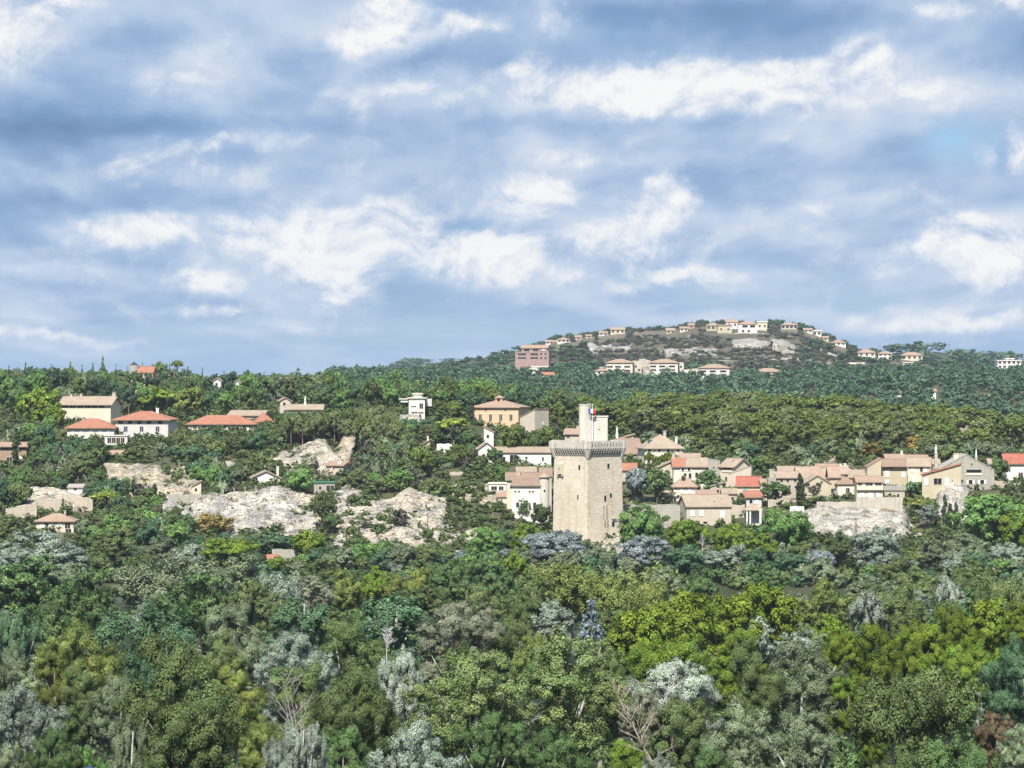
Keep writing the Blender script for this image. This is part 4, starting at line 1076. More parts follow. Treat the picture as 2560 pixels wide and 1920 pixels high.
def roof_parts(kind, w, d, h, rise, oh, th=.28):
    """roof slabs for a house with front at y=0"""
    m = MB(); x0, x1, y0, y1 = -w / 2 - oh, w / 2 + oh, -oh, d + oh
    if kind == 'gx':
        e = rise * oh / (d / 2)
        m.slab([(x0, y0, h - e), (x1, y0, h - e), (x1, d / 2, h + rise), (x0, d / 2, h + rise)], th)
        m.slab([(x0, d / 2, h + rise), (x1, d / 2, h + rise), (x1, y1, h - e), (x0, y1, h - e)], th)
        m.box(x0, x1, d / 2 - .16, d / 2 + .16, h + rise - .06, h + rise + .12)
    elif kind == 'gy':
        e = rise * oh / (w / 2)
        m.slab([(x0, y0, h - e), (0, y0, h + rise), (0, y1, h + rise), (x0, y1, h - e)], th)
        m.slab([(0, y0, h + rise), (x1, y0, h - e), (x1, y1, h - e), (0, y1, h + rise)], th)
    elif kind == 'hip':
        k = min(w, d) / 2; e = rise * oh / k
        a, b = (-w / 2 + k, w / 2 - k); ym = d / 2
        if w >= d:
            A, B_ = (a, ym, h + rise), (b, ym, h + rise)
            m.slab([(x0, y0, h - e), (x1, y0, h - e), B_, A], th); m.slab([(x1, y1, h - e), (x0, y1, h - e), A, B_], th)
            m.slab([(x1, y0, h - e), (x1, y1, h - e), B_], th); m.slab([(x0, y1, h - e), (x0, y0, h - e), A], th)
        else:
            A, B_ = (0, k, h + rise), (0, d - k, h + rise)
            m.slab([(x0, y0, h - e), (x1, y0, h - e), A], th); m.slab([(x1, y1, h - e), (x0, y1, h - e), B_], th)
            m.slab([(x1, y0, h - e), (x1, y1, h - e), B_, A], th); m.slab([(x0, y1, h - e), (x0, y0, h - e), A, B_], th)
    elif kind == 'shed':
        e = rise * oh / d
        m.slab([(x0, y0, h - e), (x1, y0, h - e), (x1, y1, h + rise + e), (x0, y1, h + rise + e)], th)
    elif kind == 'sx':      # rises towards +x
        e = rise * oh / w
        m.slab([(x0, y0, h - e), (x1, y0, h + rise + e), (x1, y1, h + rise + e), (x0, y1, h - e)], th)
    elif kind == 'sl':      # rises towards -x
        e = rise * oh / w
        m.slab([(x0, y0, h + rise + e), (x1, y0, h - e), (x1, y1, h - e), (x0, y1, h + rise + e)], th)
    elif kind == 'flat':
        m.box(x0, x1, y0, y1, h - .02, h + max(rise, .25))
    return m


def wall_mb(kind, w, d, h, rise, sink):
    m = MB(); x0, x1 = -w / 2, w / 2; s = -sink; g = .12
    if kind == 'gy':
        p = [(x0, s), (x1, s), (x1, h - g), (0, h + rise - g), (x0, h - g)]
        m.add([(x, 0, z) for x, z in p] + [(x, d, z) for x, z in p], [(0, 1, 2, 3, 4), (9, 8, 7, 6, 5), (0, 5, 6, 1), (1, 6, 7, 2), (2, 7, 8, 3), (3, 8, 9, 4), (4, 9, 5, 0)])
    elif kind == 'gx':
        p = [(0, s), (d, s), (d, h - g), (d / 2, h + rise - g), (0, h - g)]
        m.add([(x0, y, z) for y, z in p] + [(x1, y, z) for y, z in p], [(4, 3, 2, 1, 0), (5, 6, 7, 8, 9), (1, 6, 5, 0), (2, 7, 6, 1), (3, 8, 7, 2), (4, 9, 8, 3), (0, 5, 9, 4)])
    elif kind in ('sx', 'sl', 'shed'):
        za = {'sx': (h, h + rise, h + rise, h), 'sl': (h + rise, h, h, h + rise), 'shed': (h, h, h + rise, h + rise)}[kind]; za = [z - g for z in za]
        m.add([(x0, 0, s), (x1, 0, s), (x1, d, s), (x0, d, s), (x0, 0, za[0]), (x1, 0, za[1]), (x1, d, za[2]), (x0, d, za[3])],
              [(3, 2, 1, 0), (4, 5, 6, 7), (0, 1, 5, 4), (1, 2, 6, 5), (2, 3, 7, 6), (3, 0, 4, 7)])
    else:
        m.box(x0, x1, 0, d, s, h - .02)
    return m


def window(root, u, v, w, h, style, W, Hh, D, side='f', frame_mat='stone_frame', sh='shutter_white'):
    """window on the front ('f'), right ('r') or left ('l') wall: frame with pane, or with shutters"""
    def place(x, y0, y1, z0, z1, x1):
        if side == 'f': return (x, x1, y0, y1, z0, z1)
        if side == 'r': return (W / 2 - y1, W / 2 - y0, x, x1, z0, z1)
        return (-W / 2 + y0, -W / 2 + y1, D - x1, D - x, z0, z1)
    ln = W if side == 'f' else D
    cx = (u - .5) * W if side == 'f' else u * D
    z0, z1 = v * Hh - h / 2, v * Hh + h / 2; x0, x1 = cx - w / 2, cx + w / 2; t = .10
    fm = MB()
    for q in ((x0 - t, z0 - t, x1 + t, z0), (x0 - t, z1, x1 + t, z1 + t), (x0 - t, z0, x0, z1), (x1, z0, x1 + t, z1)):
        fm.box(*place(q[0], -.09, .02, q[1], q[3], q[2]))
    f = fm.build('window', frame_mat, root)
    if style != 'closed':
        pm = MB(); pm.box(*place(x0, -.02, .03, z0, z1, x1)); pm.build('pane', 'dark_opening' if style in ('dark', 'open', 'loggia') else 'glass', f)
        if style == 'loggia':
            rm = MB(); rm.box(*place(x0 - t, -.16, -.10, z0 - .15, z0 + .5, x1 + t)); rm.build('railing', 'warm_white', f)
        if style in ('glass', 'dark') and w > .8:
            bm_ = MB(); bm_.box(*place(cx - .04, -.05, -.021, z0, z1, cx + .04)); bm_.build('glazing_bar', frame_mat, f)
    if style == 'open':
        for a in (-1, 1):
            s = MB(); c0 = x0 - t - w * .52 if a < 0 else x1 + t; s.box(*place(c0, -.13, -.06, z0, z1, c0 + w * .52)); s.build('shutter', sh, f)
    if style == 'closed':
        for a in (0, 1):
            s = MB(); c0 = x0 + a * w / 2 + .015; s.box(*place(c0, -.06, .0, z0, z1, c0 + w / 2 - .03)); s.build('shutter', sh, f)
    return f


def chimney(root, x, y, z0, z1, w=.8, cap=None, mat='old_stone'):
    m = MB(); m.box(x - w / 2, x + w / 2, y - w / 2, y + w / 2, z0, z1); m.box(x - w / 2 - .1, x + w / 2 + .1, y - w / 2 - .1, y + w / 2 + .1, z1, z1 + .18)
    c = m.build('chimney', mat, root)
    if cap:
        k = MB(); k.cyl(x, y, w * .42, z1 + .18, z1 + .9, 10, w * .34); k.cyl(x, y, w * .5, z1 + .9, z1 + 1.05, 10); k.cyl(x, y, w * .4, z1 + 1.05, z1 + 2.5, 10, .05); k.build('chimney_pot', 'cone_white', c)


def house(label, l, r, base, eave, ridge, Y, wall, roof, kind='gx', depth=8, yaw=0, wins=(), oh=.45, name='house', cat='house', chim=(), sh='shutter_white',
          auto=None, sink=5.0, th=.28, group=None, frame='stone_frame', gutter=True):
    """house whose front wall runs from photo column l to r at distance Y, foot at row base, eaves at row eave, ridge at row ridge"""
    a = math.radians(yaw); w = (r - l) * Y / F / math.cos(a); h = (base - eave) * Y / F; rise = max(.3, (eave - ridge) * Y / F)
    root = empty(name, (X((l + r) / 2, Y), Y, Z(base, Y)), a); tag(root, label, cat, group)
    wall_mb(kind, w, depth, h, rise, sink).build('wall', wall, root)
    rf = roof_parts(kind, w, depth, h, rise, oh, th).build('roof', roof, root)
    if kind in ('gx', 'hip', 'shed') and gutter and oh > .2:
        g = MB(); e = rise * oh / (depth / 2 if kind != 'shed' else depth); g.box(-w / 2 - oh, w / 2 + oh, -oh - .1, -oh - .003, h - e - th, h - e - th + .14); g.build('gutter', 'brown_wall', rf)
    for q in wins:
        u, v, ww, hh, st = q[:5]; side = q[5] if len(q) > 5 else 'f'
        window(root, u, v, ww, hh, st, w, h, depth, side, frame, q[6] if len(q) > 6 else sh)
    if auto:
        nx, nz, ww, hh, st = auto
        for j in range(nz):
            for i in range(nx):
                window(root, (i + .5) / nx, (j + .55) / nz, ww, hh, st, w, h, depth, 'f', frame, sh)
    for c in chim:
        x, yy, z0, z1, *o = c
        chimney(rf, (x - .5) * w, yy * depth, h + z0, h + z1, *(o if o else (.8,)))
    keep(l, r, ridge, base, Y)
    return root


# --- left slope
house('long cream house with tan roof and a row of wide attic windows', 149, 278, 1060, 1009, 991, 1118, 'cream', 'tile_tan', 'gx', 11, -10,
      [(u, .86, 1.9, .8, 'dark') for u in (.10, .25, .40, .54, .68, .82)] + [(u, .22, 1.0, 2.1, 'closed') for u in (.16, .34, .52, .72)], .7,
      chim=[(.985, .45, 1.0, 3.4, 1.1), (.12, .5, 1.6, 2.9, .8), (.32, .5, 1.8, 3.0, .8)])
house('low wing with orange red hip roof joined to the taller red-roofed villa', 168, 285, 1092, 1066, 1046, 1083, 'warm_white', 'tile_red', 'hip', 11, 0,
      [(u, .45, 1.0, 1.5, 'closed') for u in (.12, .3, .5, .7, .88)], .8, chim=[(.3, .4, 1.2, 2.4, .5)])
house('taller grey villa with wide red hip roof and dark eaves', 287, 421, 1092, 1046, 1028, 1088, 'pale_grey', 'tile_red', 'hip', 13, -6,
      [(u, .80, 1.3, 1.0, 'dark') for u in (.1, .28, .46, .64, .85)] + [(u, .42, 1.1, 1.6, 'glass') for u in (.2, .5, .8)], 1.0, chim=[(.72, .5, 1.0, 3.0, .8, None, 'cone_white')])
house('low white columned porch in front of the red-roofed villa', 262, 318, 1110, 1090, 1088, 1070, 'white', 'pale_grey', 'flat', 5, 0,
      [(u, .45, 1.1, 1.6, 'dark') for u in (.2, .4, .6, .8)], .3, 'porch', 'porch')
house('long low building with red roof behind the slope pines', 470, 636, 1078, 1057, 1038, 1108, 'warm_white', 'tile_red', 'hip', 11, 0, [(u, .55, 1.0, 1.4, 'glass') for u in (.1, .25, .4, .55, .7, .85)], .7)
house('pale tan roofed house peeping above the long red roof', 570, 658, 1060, 1037, 1026, 1150, 'tan_wall', 'tile_tan', 'gx', 9, -12, [(.5, .5, 1, 1.2, 'glass')])
house('small house with steep red roof at the end of the long red roof', 642, 682, 1066, 1051, 1032, 1124, 'warm_white', 'tile_red', 'hip', 8, 10, [(.5, .5, 1, 1.1, 'glass')])
house('long low brown house with dark window band at the picture edge', -40, 66, 1165, 1114, 1106, 1055, 'brown_wall', 'tile_pink', 'gx', 9, 0,
      [(u, .86, 2.2, .9, 'dark') for u in (.5, .7, .9)] + [(.88, .32, 1.2, 1.8, 'closed'), (.6, .3, 1.6, 1.6, 'dark')], .8)
house('small house with pinkish walls half hidden by dark trees', 268, 304, 1160, 1138, 1126, 1038, 'pink_wall', 'tile_pink', 'gx', 7, 0, [(.3, .5, .8, 1.2, 'dark'), (.75, .5, .9, 1.3, 'closed')])
house('yellow house with tan red roof and three white shuttered windows', 90, 184, 1332, 1300, 1284, 904, 'yellow_wall', 'tile_pink', 'hip', 8, 0,
      [(.17, .55, 1.3, 1.2, 'closed'), (.40, .55, 1.3, 1.2, 'closed'), (.62, .55, 1.3, 1.2, 'closed'), (.84, .55, 1.3, 1.3, 'dark'), (.86, .12, 1.4, 1.2, 'dark')], .55, chim=[(.72, .5, 1.2, 2.2, .5)])
house('tiny house with tan red roof beside the round green tree', 481, 503, 1240, 1214, 1202, 978, 'cream', 'tile_pink', 'sx', 5, 0, [(.4, .6, .6, .8, 'dark')], .3)
house('white gabled house with tan roof above the broken cliff', 630, 700, 1220, 1192, 1176, 966, 'white', 'tile_tan', 'gy', 9, 6,
      [(.12, .75, 1.2, 1.0, 'dark'), (.5, .25, 1.0, 1.2, 'glass')], .5, chim=[(.93, .4, .3, 2.6, .6, None, 'white')])
house('flat stone shed with dark green roof between two cliffs', 785, 836, 1232, 1208, 1204, 956, 'grey_stone', 'tile_green', 'flat', 6, 0, [(.8, .5, 2.2, 1.4, 'glass'), (.3, .5, .7, .8, 'dark')], .25, 'shed', 'shed')
house('small square stone house on the wooded slope by the blue cedar', 700, 727, 1020, 1000, 992, 1180, 'tan_wall', 'tile_tan', 'gy', 7, 8, [(.4, .5, .8, 1.0, 'dark')])
house('house with long tan roof and white pointed chimney on the wooded slope', 716, 806, 1030, 1022, 1011, 1162, 'tan_wall', 'tile_tan', 'gx', 9, 0, [(.3, .4, .8, .7, 'dark')], chim=[(.5, .5, 1.1, 1.9, .7, True, 'cone_white')])
house('small white house high in the skyline wood', 534, 552, 972, 950, 944, 1300, 'white', 'tile_tan', 'gy', 6, 0, [(.4, .5, .8, 1.0, 'dark')])
house('tiny white gable in the skyline wood', 588, 598, 970, 955, 949, 1290, 'white', 'tile_tan', 'gy', 5, 0)
house('small low house with tan roof on the tilted rock slope', 815, 858, 1176, 1162, 1153, 992, 'tan_wall', 'tile_pink', 'shed', 6, -12, [(.4, .5, .8, .9, 'dark')])
house('tiny tan roof with white chimney in the trees below the white flat-roofed house', 1055, 1075, 1118, 1110, 1098, 1055, 'ochre', 'tile_tan', 'sx', 5, 0, chim=[(.7, .5, .8, 2.2, .5, None, 'white')])
house('small roof with low tan wall near the stone terraces', 170, 206, 1228, 1217, 1211, 966, 'white', 'tile_grey', 'shed', 4, 0, [(.5, .5, .8, .7, 'dark')], .3, 'shed', 'shed')
house('little red-roofed house at the river bank below the cliffs', 672, 694, 1402, 1396, 1388, 852, 'white', 'tile_red', 'gx', 6, 8, [(.6, .5, .6, .5, 'dark')])


def white_modern():
    root = house('white flat-roofed modern house on its rock knob', 1022, 1062, 1046, 996, 994, 1098, 'white', 'warm_white', 'flat', 9, 0,
                 [(.78, .62, 1.1, 1.6, 'dark'), (.3, .60, 1.6, .3, 'dark'), (.35, .30, 1.8, .4, 'dark'), (.75, .28, 1.6, .4, 'dark')], .5)
    k = 1098 / F
    m = MB(); m.cyl(0.2, 4, 12 * k, 50 * k + .1, 60 * k, 20); m.build('upper_storey', 'white', root)
    m = MB(); m.cyl(0.2, 4, 15 * k, 60 * k + .003, 63.5 * k, 20); m.build('roof_slab', 'warm_white', root)
    m = MB(); m.box(-5.1, -2.66, 2, 7, 40 * k, 47 * k); m.build('wing', 'white', root)
    m = MB(); m.box(-5.6, -2.0, 1.6, 7.4, 47.2 * k, 50 * k); m.build('wing_roof', 'warm_white', root)
    m = MB(); m.box(2.7, 4.6, 3, 7, 30 * k, 49 * k); m.build('side_block', 'pale_grey', root)
    keep(1000, 1068, 982, 1042, 1098)


white_modern()


def orange_villa():
    Y = 1110; k = Y / F
    root = house('orange Italianate villa with low red roof and little rooftop lantern', 1180, 1296, 1064, 1016, 1000, Y, 'orange_wall', 'tile_pink', 'hip', 13, -14,
                 [(.18, .40, .9, 2.2, 'glass'), (.40, .44, .9, 2.2, 'glass'), (.62, .44, .9, 2.2, 'glass'), (.84, .44, .9, 2.2, 'glass'), (.3, .82, .6, .6, 'dark'), (.72, .82, .6, .6, 'dark'), (.45, .5, .9, 1.8, 'dark', 'r')], .6)
    h = 48 * k
    m = MB(); m.box(-1.3, .9, 5.2, 7.4, h + 1.0, h + 2.6); c = m.build('lantern', 'orange_wall', root)
    m = MB(); m.box(-.7, .3, 5.12, 5.19, h + 1.7, h + 2.4); m.build('pane', 'dark_opening', c)
    m = MB(); m.prism([(-1.7, 4.8), (1.3, 4.8), (1.3, 7.8), (-1.7, 7.8)], h + 2.603, h + 3.6, 0, [(-.25, 6.25), (-.15, 6.25), (-.15, 6.35), (-.25, 6.35)]); m.build('lantern_roof', 'tile_pink', c)
    m = MB(); m.box(-7.5, 7.5, -.06, -.003, 28 * k, 28 * k + .25); m.build('cornice', 'cream', root)


orange_villa()
house('tan house end with slanting top and dark shaded side', 1300, 1337, 1066, 1042, 1022, 1080, 'tan_wall', 'tile_brown', 'sx', 7, -38, [(.6, .35, .9, 1.0, 'closed', 'r')], .15)
house('small house with tan roof directly behind the tower, left of its turret', 1412, 1452, 1098, 1083, 1072, 1042, 'tan_wall', 'tile_pink', 'gx', 7, -8, [(.2, .5, 1.0, 1.0, 'dark')], chim=[(.75, .5, .8, 1.9, .9), (.9, .4, .7, 1.5, .6)])
house('white gabled end of the arched villa', 1196, 1238, 1160, 1120, 1105, 1027, 'white', 'tile_tan', 'gy', 10, 4, [(.6, .55, 1.0, 1.3, 'dark')])
house('white villa with round arched openings among the pines', 1240, 1378, 1160, 1129, 1118, 1032, 'white', 'tile_tan', 'gx', 9, 0,
      [(.12, .3, 1.6, 2.0, 'dark'), (.32, .4, 2.2, 2.4, 'dark'), (.55, .5, .6, .6, 'dark'), (.85, .4, .5, 1.0, 'dark')], .4)
house('small pink-roofed white house above the villa', 1210, 1234, 1104, 1078, 1066, 1062, 'white', 'tile_pink', 'sl', 6, 0, [(.4, .5, .7, .9, 'dark')], .3)
# --- beside the tower
house('long cream house with brown roof behind the white one by the tower', 1267, 1346, 1292, 1197, 1182, 952, 'cream', 'tile_brown', 'gx', 9, 0,
      [(.15, .8, .8, 1.1, 'dark'), (.5, .3, .8, 1.3, 'dark')], .5, chim=[(.37, .3, .6, 2.0, .8)])
house('white house with brown roof and small upper windows by the tower', 1280, 1351, 1296, 1212, 1197, 943, 'white', 'tile_brown', 'shed', 7.5, -8,
      [(.12, .80, .5, .35, 'dark'), (.25, .80, .5, .35, 'dark'), (.62, .80, .5, .35, 'dark'), (.74, .80, .5, .35, 'dark'), (.2, .40, .8, 1.3, 'glass'), (.5, .40, .8, 1.3, 'glass'), (.8, .4, .8, 1.3, 'glass'), (.4, .5, 1.0, 1.6, 'dark', 'r')], .5)
house('narrow house with brown roof squeezed between round turret and tower', 1350, 1379, 1290, 1188, 1171, 957, 'tan_wall', 'tile_brown', 'shed', 6, 0, [(.7, .3, .6, 1, 'dark')], .3)


def round_turret():
    Y = 942; k = Y / F; r = 12.5 * k
    root = empty('turret', (X(1361, Y), Y + 1, Z(1290, Y))); tag(root, 'round stone turret with low conical roof beside the tower', 'turret')
    m = MB(); m.cyl(0, 0, r, -4, 97 * k, 24); m.build('wall', 'turret_stone', root)
    m = MB(); m.cyl(0, 0, r + .35, 97 * k - .15, 97 * k + .05, 24); m.cyl(0, 0, r + .4, 97 * k + .053, 108 * k, 24, .1); m.build('roof', 'tile_tan', root)
    m = MB(); m.box(-.2, .2, -r - .04, -r + .15, 60 * k, 66 * k); m.build('window', 'dark_opening', root)
    keep(1346, 1376, 1180, 1290, Y)


round_turret()
house('low white terrace house with flat top left of the tower houses', 1222, 1266, 1252, 1210, 1207, 966, 'white', 'warm_white', 'flat', 6, 0, [(.3, .75, 1.5, 1.0, 'dark'), (.7, .75, 1.2, 1.0, 'dark'), (.6, .4, 1.3, 1.1, 'dark')], .25)
house('small low house with pale red roof beneath the white terrace house', 1243, 1268, 1256, 1240, 1230, 958, 'warm_white', 'tile_pink', 'shed', 4, 0, (), .3)


# --- the great tower
def tower():
    Y0 = 915.0; k = Y0 / F
    zb = Z(1362, Y0); zt = Z(1104, Y0) - zb           # parapet top above foot
    zc0, zc1 = Z(1138, Y0) - zb, Z(1122, Y0) - zb      # corbels
    yaw = math.radians(43)
    s = 12.55; ss = 13.0; cxm = X(1470, Y0 + 9)
    root = empty('stone_tower', (cxm, Y0 + 9, zb), yaw); tag(root, 'tall square medieval stone tower with battlement gallery, turret and flagpoles on top', 'tower')

    def sq(a): return [(-a, -a), (a, -a), (a, a), (-a, a)]
    a, b = s / 2, ss / 2
    m = MB(); m.prism(sq(b + .25), -5, 4.5, 0, sq(b)); m.prism(sq(b - .003), 4.5, zc0, 0, sq(a)); m.build('wall', 'tower_stone', root)
    p = a + 1.0
    # gallery: corbels stepping out, then the parapet
    m = MB(); n = 13
    for f in range(4):
        R = Matrix.Rotation(f * math.pi / 2, 4, 'Z')
        for i in range(n):
            x = -a + .95 + (2 * a - 1.9) * i / (n - 1)
            for q in range(3):
                z0 = zc0 + (zc1 - zc0) * q / 3; z1 = zc0 + (zc1 - zc0) * (q + 1) / 3; yo = -a - (.30 + .30 * q)
                vs = [(x - .19, yo, z0), (x + .19, yo, z0), (x + .19, -a + .02, z0), (x - .19, -a + .02, z0), (x - .19, yo - .08, z1 - .003), (x + .19, yo - .08, z1 - .003), (x + .19, -a + .02, z1 - .003), (x - .19, -a + .02, z1 - .003)]
                m.add([tuple(R @ Vector(v)) for v in vs], [(3, 2, 1, 0), (4, 5, 6, 7), (0, 1, 5, 4), (1, 2, 6, 5), (2, 3, 7, 6), (3, 0, 4, 7)])
    m.build('corbel_table', 'parapet_stone', root)
    m = MB()
    for f in range(4):
        R = Matrix.Rotation(f * math.pi / 2, 4, 'Z')
        for i in range(n - 1):
            x = -a + .95 + (2 * a - 1.9) * (i + .5) / (n - 1); hw = (2 * a - 1.9) / (n - 1) / 2 - .2; z0, z1 = zc0 + .55, zc1 - .003
            vs = [(x - hw, -a - .35, z0), (x + hw, -a - .35, z0), (x + hw, -a + .03, z0), (x - hw, -a + .03, z0), (x - hw, -a - .82, z1), (x + hw, -a - .82, z1), (x + hw, -a + .03, z1), (x - hw, -a + .03, z1)]
            m.add([tuple(R @ Vector(v)) for v in vs], [(3, 2, 1, 0), (4, 5, 6, 7), (0, 1, 5, 4), (1, 2, 6, 5), (2, 3, 7, 6), (3, 0, 4, 7)])
    m.build('machicolation_slot_pattern', 'dark_opening', root)
    m = MB()
    for sx in (-1, 1):
        for sy in (-1, 1):
            m.cyl(sx * (a - .1), sy * (a - .1), .35, zc0 - .9, zc1, 18, 1.3)
    m.build('corner_corbel', 'parapet_stone', root)
    m = MB(); t = .55
    m.box(-p, p, -p, -p + t, zc1, zt); m.box(-p, p, p - t, p, zc1, zt); m.box(-p, -p + t, -p + t + .002, p - t - .002, zc1, zt); m.box(p - t, p, -p + t + .002, p - t - .002, zc1, zt)
    m.box(-a - .02, a + .02, -a - .02, a + .02, zc0 - .02, zc1 + .25)
    for sx in (-1, 1):
        for sy in (-1, 1): m.cyl(sx * (a - .1), sy * (a - .1), 1.32, zc1 + .002, zt + .12, 20)
    rr = random.Random(3)
    for f in range(4):                      # worn merlon stumps
        R = Matrix.Rotation(f * math.pi / 2, 4, 'Z')
        for i in range(9):
            x = -p + 1.6 + i * (2 * p - 3.2) / 8; hh = rr.uniform(.05, .35)
            vs = [(x - .45, -p + .04, zt), (x + .45, -p + .04, zt), (x + .45, -p + t - .04, zt), (x - .45, -p + t - .04, zt)]; m.add([tuple(R @ Vector(v)) for v in vs] + [tuple(R @ Vector((v[0], v[1], zt + hh))) for v in vs],
                  [(3, 2, 1, 0), (4, 5, 6, 7), (0, 1, 5, 4), (1, 2, 6, 5), (2, 3, 7, 6), (3, 0, 4, 7)])
    m.build('parapet', 'parapet_stone', root)
    m = MB()
    for f in range(2):
        R = Matrix.Rotation(f * math.pi / 2, 4, 'Z')
        for i in range(11):
            x = -p + 1.9 + i * (2 * p - 3.8) / 10
            vs = [(x - .09, -p - .012, zt - 1.35), (x + .09, -p - .012, zt - 1.35), (x + .09, -p + .02, zt - 1.35), (x - .09, -p + .02, zt - 1.35)]; m.add([tuple(R @ Vector(v)) for v in vs] + [tuple(R @ Vector((v[0], v[1], zt - .5))) for v in vs],
                  [(3, 2, 1, 0), (4, 5, 6, 7), (0, 1, 5, 4), (1, 2, 6, 5), (2, 3, 7, 6), (3, 0, 4, 7)])
    m.build('arrow_slit_pattern', 'dark_opening', root)

    # faces: local -y after yaw 43 deg looks right-front ; local -x looks left-front
    def facepos(face, u, py):
        """u: 0 at the left edge of the face as seen, 1 at its right edge"""
        z = Z(py, Y0 + 2) - zb; q = a + (b - a) * (1 - max(0, z - 4.5) / (zc0 - 4.5))
        return (q, -q + u * 2 * q, z) if face == 'r' else (q, q - u * 2 * q, z)

    def slit(name, face, u, py, w, h, mat='dark_opening', depth=.035, parent=None):
        q, c, z = facepos(face, u, py); m = MB()
        if face == 'r': m.box(c - w / 2, c + w / 2, -q - depth, -q + .3, z - h / 2, z + h / 2)
        else: m.box(-q - depth, -q + .3, c - w / 2, c + w / 2, z - h / 2, z + h / 2)
        return m.build(name, mat, parent or root)
    for face, u, py, w, h in (('l', .76, 1169, .62, 1.3), ('l', .72, 1243, .42, 1.2), ('r', .60, 1166, .75, 1.3), ('r', .50, 1247, .72, 1.6), ('r', .66, 1240, .72, 1.2), ('r', .72, 1312, .95, 1.3)):
        fr = slit('window', face, u, py, w + .36, h + .36, 'turret_stone', .03); slit('pane', face, u, py, w, h, 'dark_opening', .05, fr)
    # little latrine box on the left face
    q, c, z = facepos('l', .22, 1174); m = MB()
    m.box(-q - .8, -q + .1, c - 1.05, c + 1.05, z - 1.3, z + 1.4); m.prism([(-q - .8, c - 1.05), (-q + .1, c - 1.05), (-q + .1, c + 1.05), (-q - .8, c + 1.05)], z + 1.403, z + 1.9, 0, [(-q - .1, c - 1.05), (-q + .1, c - 1.05), (-q + .1, c + 1.05), (-q - .1, c + 1.05)])
    bx = m.build('latrine_box', 'tower_stone', root)
    m = MB()
    for o in (-.85, .85): m.box(-q - .65, -q + .05, c + o - .18, c + o + .18, z - 1.85, z - 1.303)
    m.build('corbel', 'parapet_stone', bx)
    m = MB(); m.box(-q - .83, -q - .79, c - .1, c + .1, z - .2, z + .5); m.build('slit', 'dark_opening', bx)
    # small door roof and ladder of toothed stones on the right face
    q, c, z = facepos('r', .74, 1298); m = MB(); m.box(c - .75, c + .75, -q - .5, -q + .05, z - .1, z + .08); m.build('door_hood', 'grey_stone', root)
    m = MB(); rr = random.Random(5)
    for i in range(26):
        py = 1266 + i * 2.7; q, c, z = facepos('r', .50 + .03 * (i > 12), py)
        for sgn, o in ((-1, 0), (1, .12)):
            cc = c + sgn * .5 + rr.uniform(-.12, .12) + o; ww = rr.uniform(.25, .6)
            m.box(cc - ww / 2, cc + ww / 2, -q - .012, -q + .06, z - .085, z + .04)
    m.build('toothing_holes', 'dark_opening', root)
    m = MB()
    for i in range(46):                       # open joints down the front corner
        py = 1190 + i * 3.2; q, c, z = facepos('r', .0, py); w = rr.uniform(.2, .5)
        if rr.random() < .75: m.box(-q - .012, -q + w, -q - .012, -q + .1, z - .05, z + .04)
    m.build('corner_joint_pattern', 'brown_wall', root)
    # turret on the roof: round stair and square watch room (own orientation)
    tb = zc1 + .2; T = Matrix.Rotation(-yaw, 4, 'Z')

    def rel(px, yy): v = T @ Vector((X(px, Y0 + 9) - cxm, yy, 0)); return v.x, v.y
    cx, cy = rel(1460, .6); m = MB(); m.cyl(cx, cy, 1.32, tb, Z(1013, Y0 + 9) - zb, 22); m.cyl(cx, cy, 1.42, Z(1013, Y0 + 9) - zb - .003, Z(1010.5, Y0 + 9) - zb, 22)
    st = m.build('stair_turret', 'turret_stone', root)
    m = MB(); dv = [rel(px, yy) for px, yy in ((1458, -.1), (1519, -.1), (1519, 5.2), (1458, 5.2))]
    z1 = Z(1043, Y0 + 9) - zb; m.prism(dv, tb, z1)
    dv2 = [rel(px, yy) for px, yy in ((1458, -.25), (1521, -.25), (1521, 5.4), (1458, 5.4))]; m.prism(dv2, z1 + .002, z1 + .35)
    wr = m.build('watch_room', 'turret_stone', root)
    m = MB(); dv3 = [rel(px, yy) for px, yy in ((1460, -.16), (1464, -.16), (1464, .2), (1460, .2))]; zz = Z(1102, Y0 + 9) - zb; m.prism(dv3, tb, zz); m.build('doorway', 'dark_opening', wr)
    m = MB(); dv3 = [rel(px, yy) for px, yy in ((1496, -.13), (1499, -.13), (1499, .2), (1496, .2))]; m.prism(dv3, Z(1075, Y0 + 9) - zb, Z(1072, Y0 + 9) - zb); m.build('slit', 'dark_opening', wr)
    keep(1380, 1562, 1104, 1350, Y0); keep(1449, 1521, 1008, 1104, Y0)
    # flagpoles stand on the roof in front of the turret
    for i, (px, lab) in enumerate(((1470, 'white flagpole carrying the tricolour, nearest the stair turret'), (1475, 'white bare flagpole in the middle of the three on the tower'), (1481, 'white bare flagpole farthest from the stair turret'))):
        yy = Y0 + 9 - 1.6; zf = zb + zc1 + .24; ztp = Z(1009 + i, yy)
        r_ = empty('flagpole', (X(px, yy), yy, zf)); tag(r_, lab, 'flagpole', 'flagpoles on the tower')
        m = MB(); m.cyl(0, 0, .10, 0, ztp - zf, 10, .055); m.build('pole', 'pole_white', r_)
        m = MB(); m.cyl(0, 0, .11, ztp - zf + .002, ztp - zf + .14, 10, .05); m.build('finial', 'pole_white', r_)
    # tricolour streaming from the first pole
    yy = Y0 + 9 - 1.95; n = 18; V = []; L = 1.9
    for j in (0, 1):
        for i in range(n + 1):
            t = i / n; sag = .25 * t * t
            V.append((t * L, .22 * math.sin(t * 9), (.52 if j else -.52) * (1 + .15 * t) - sag + .05 * math.sin(t * 7)))
    m = MB(); m.v = V + [(x, y + .02, z) for x, y, z in V]; o = len(V)
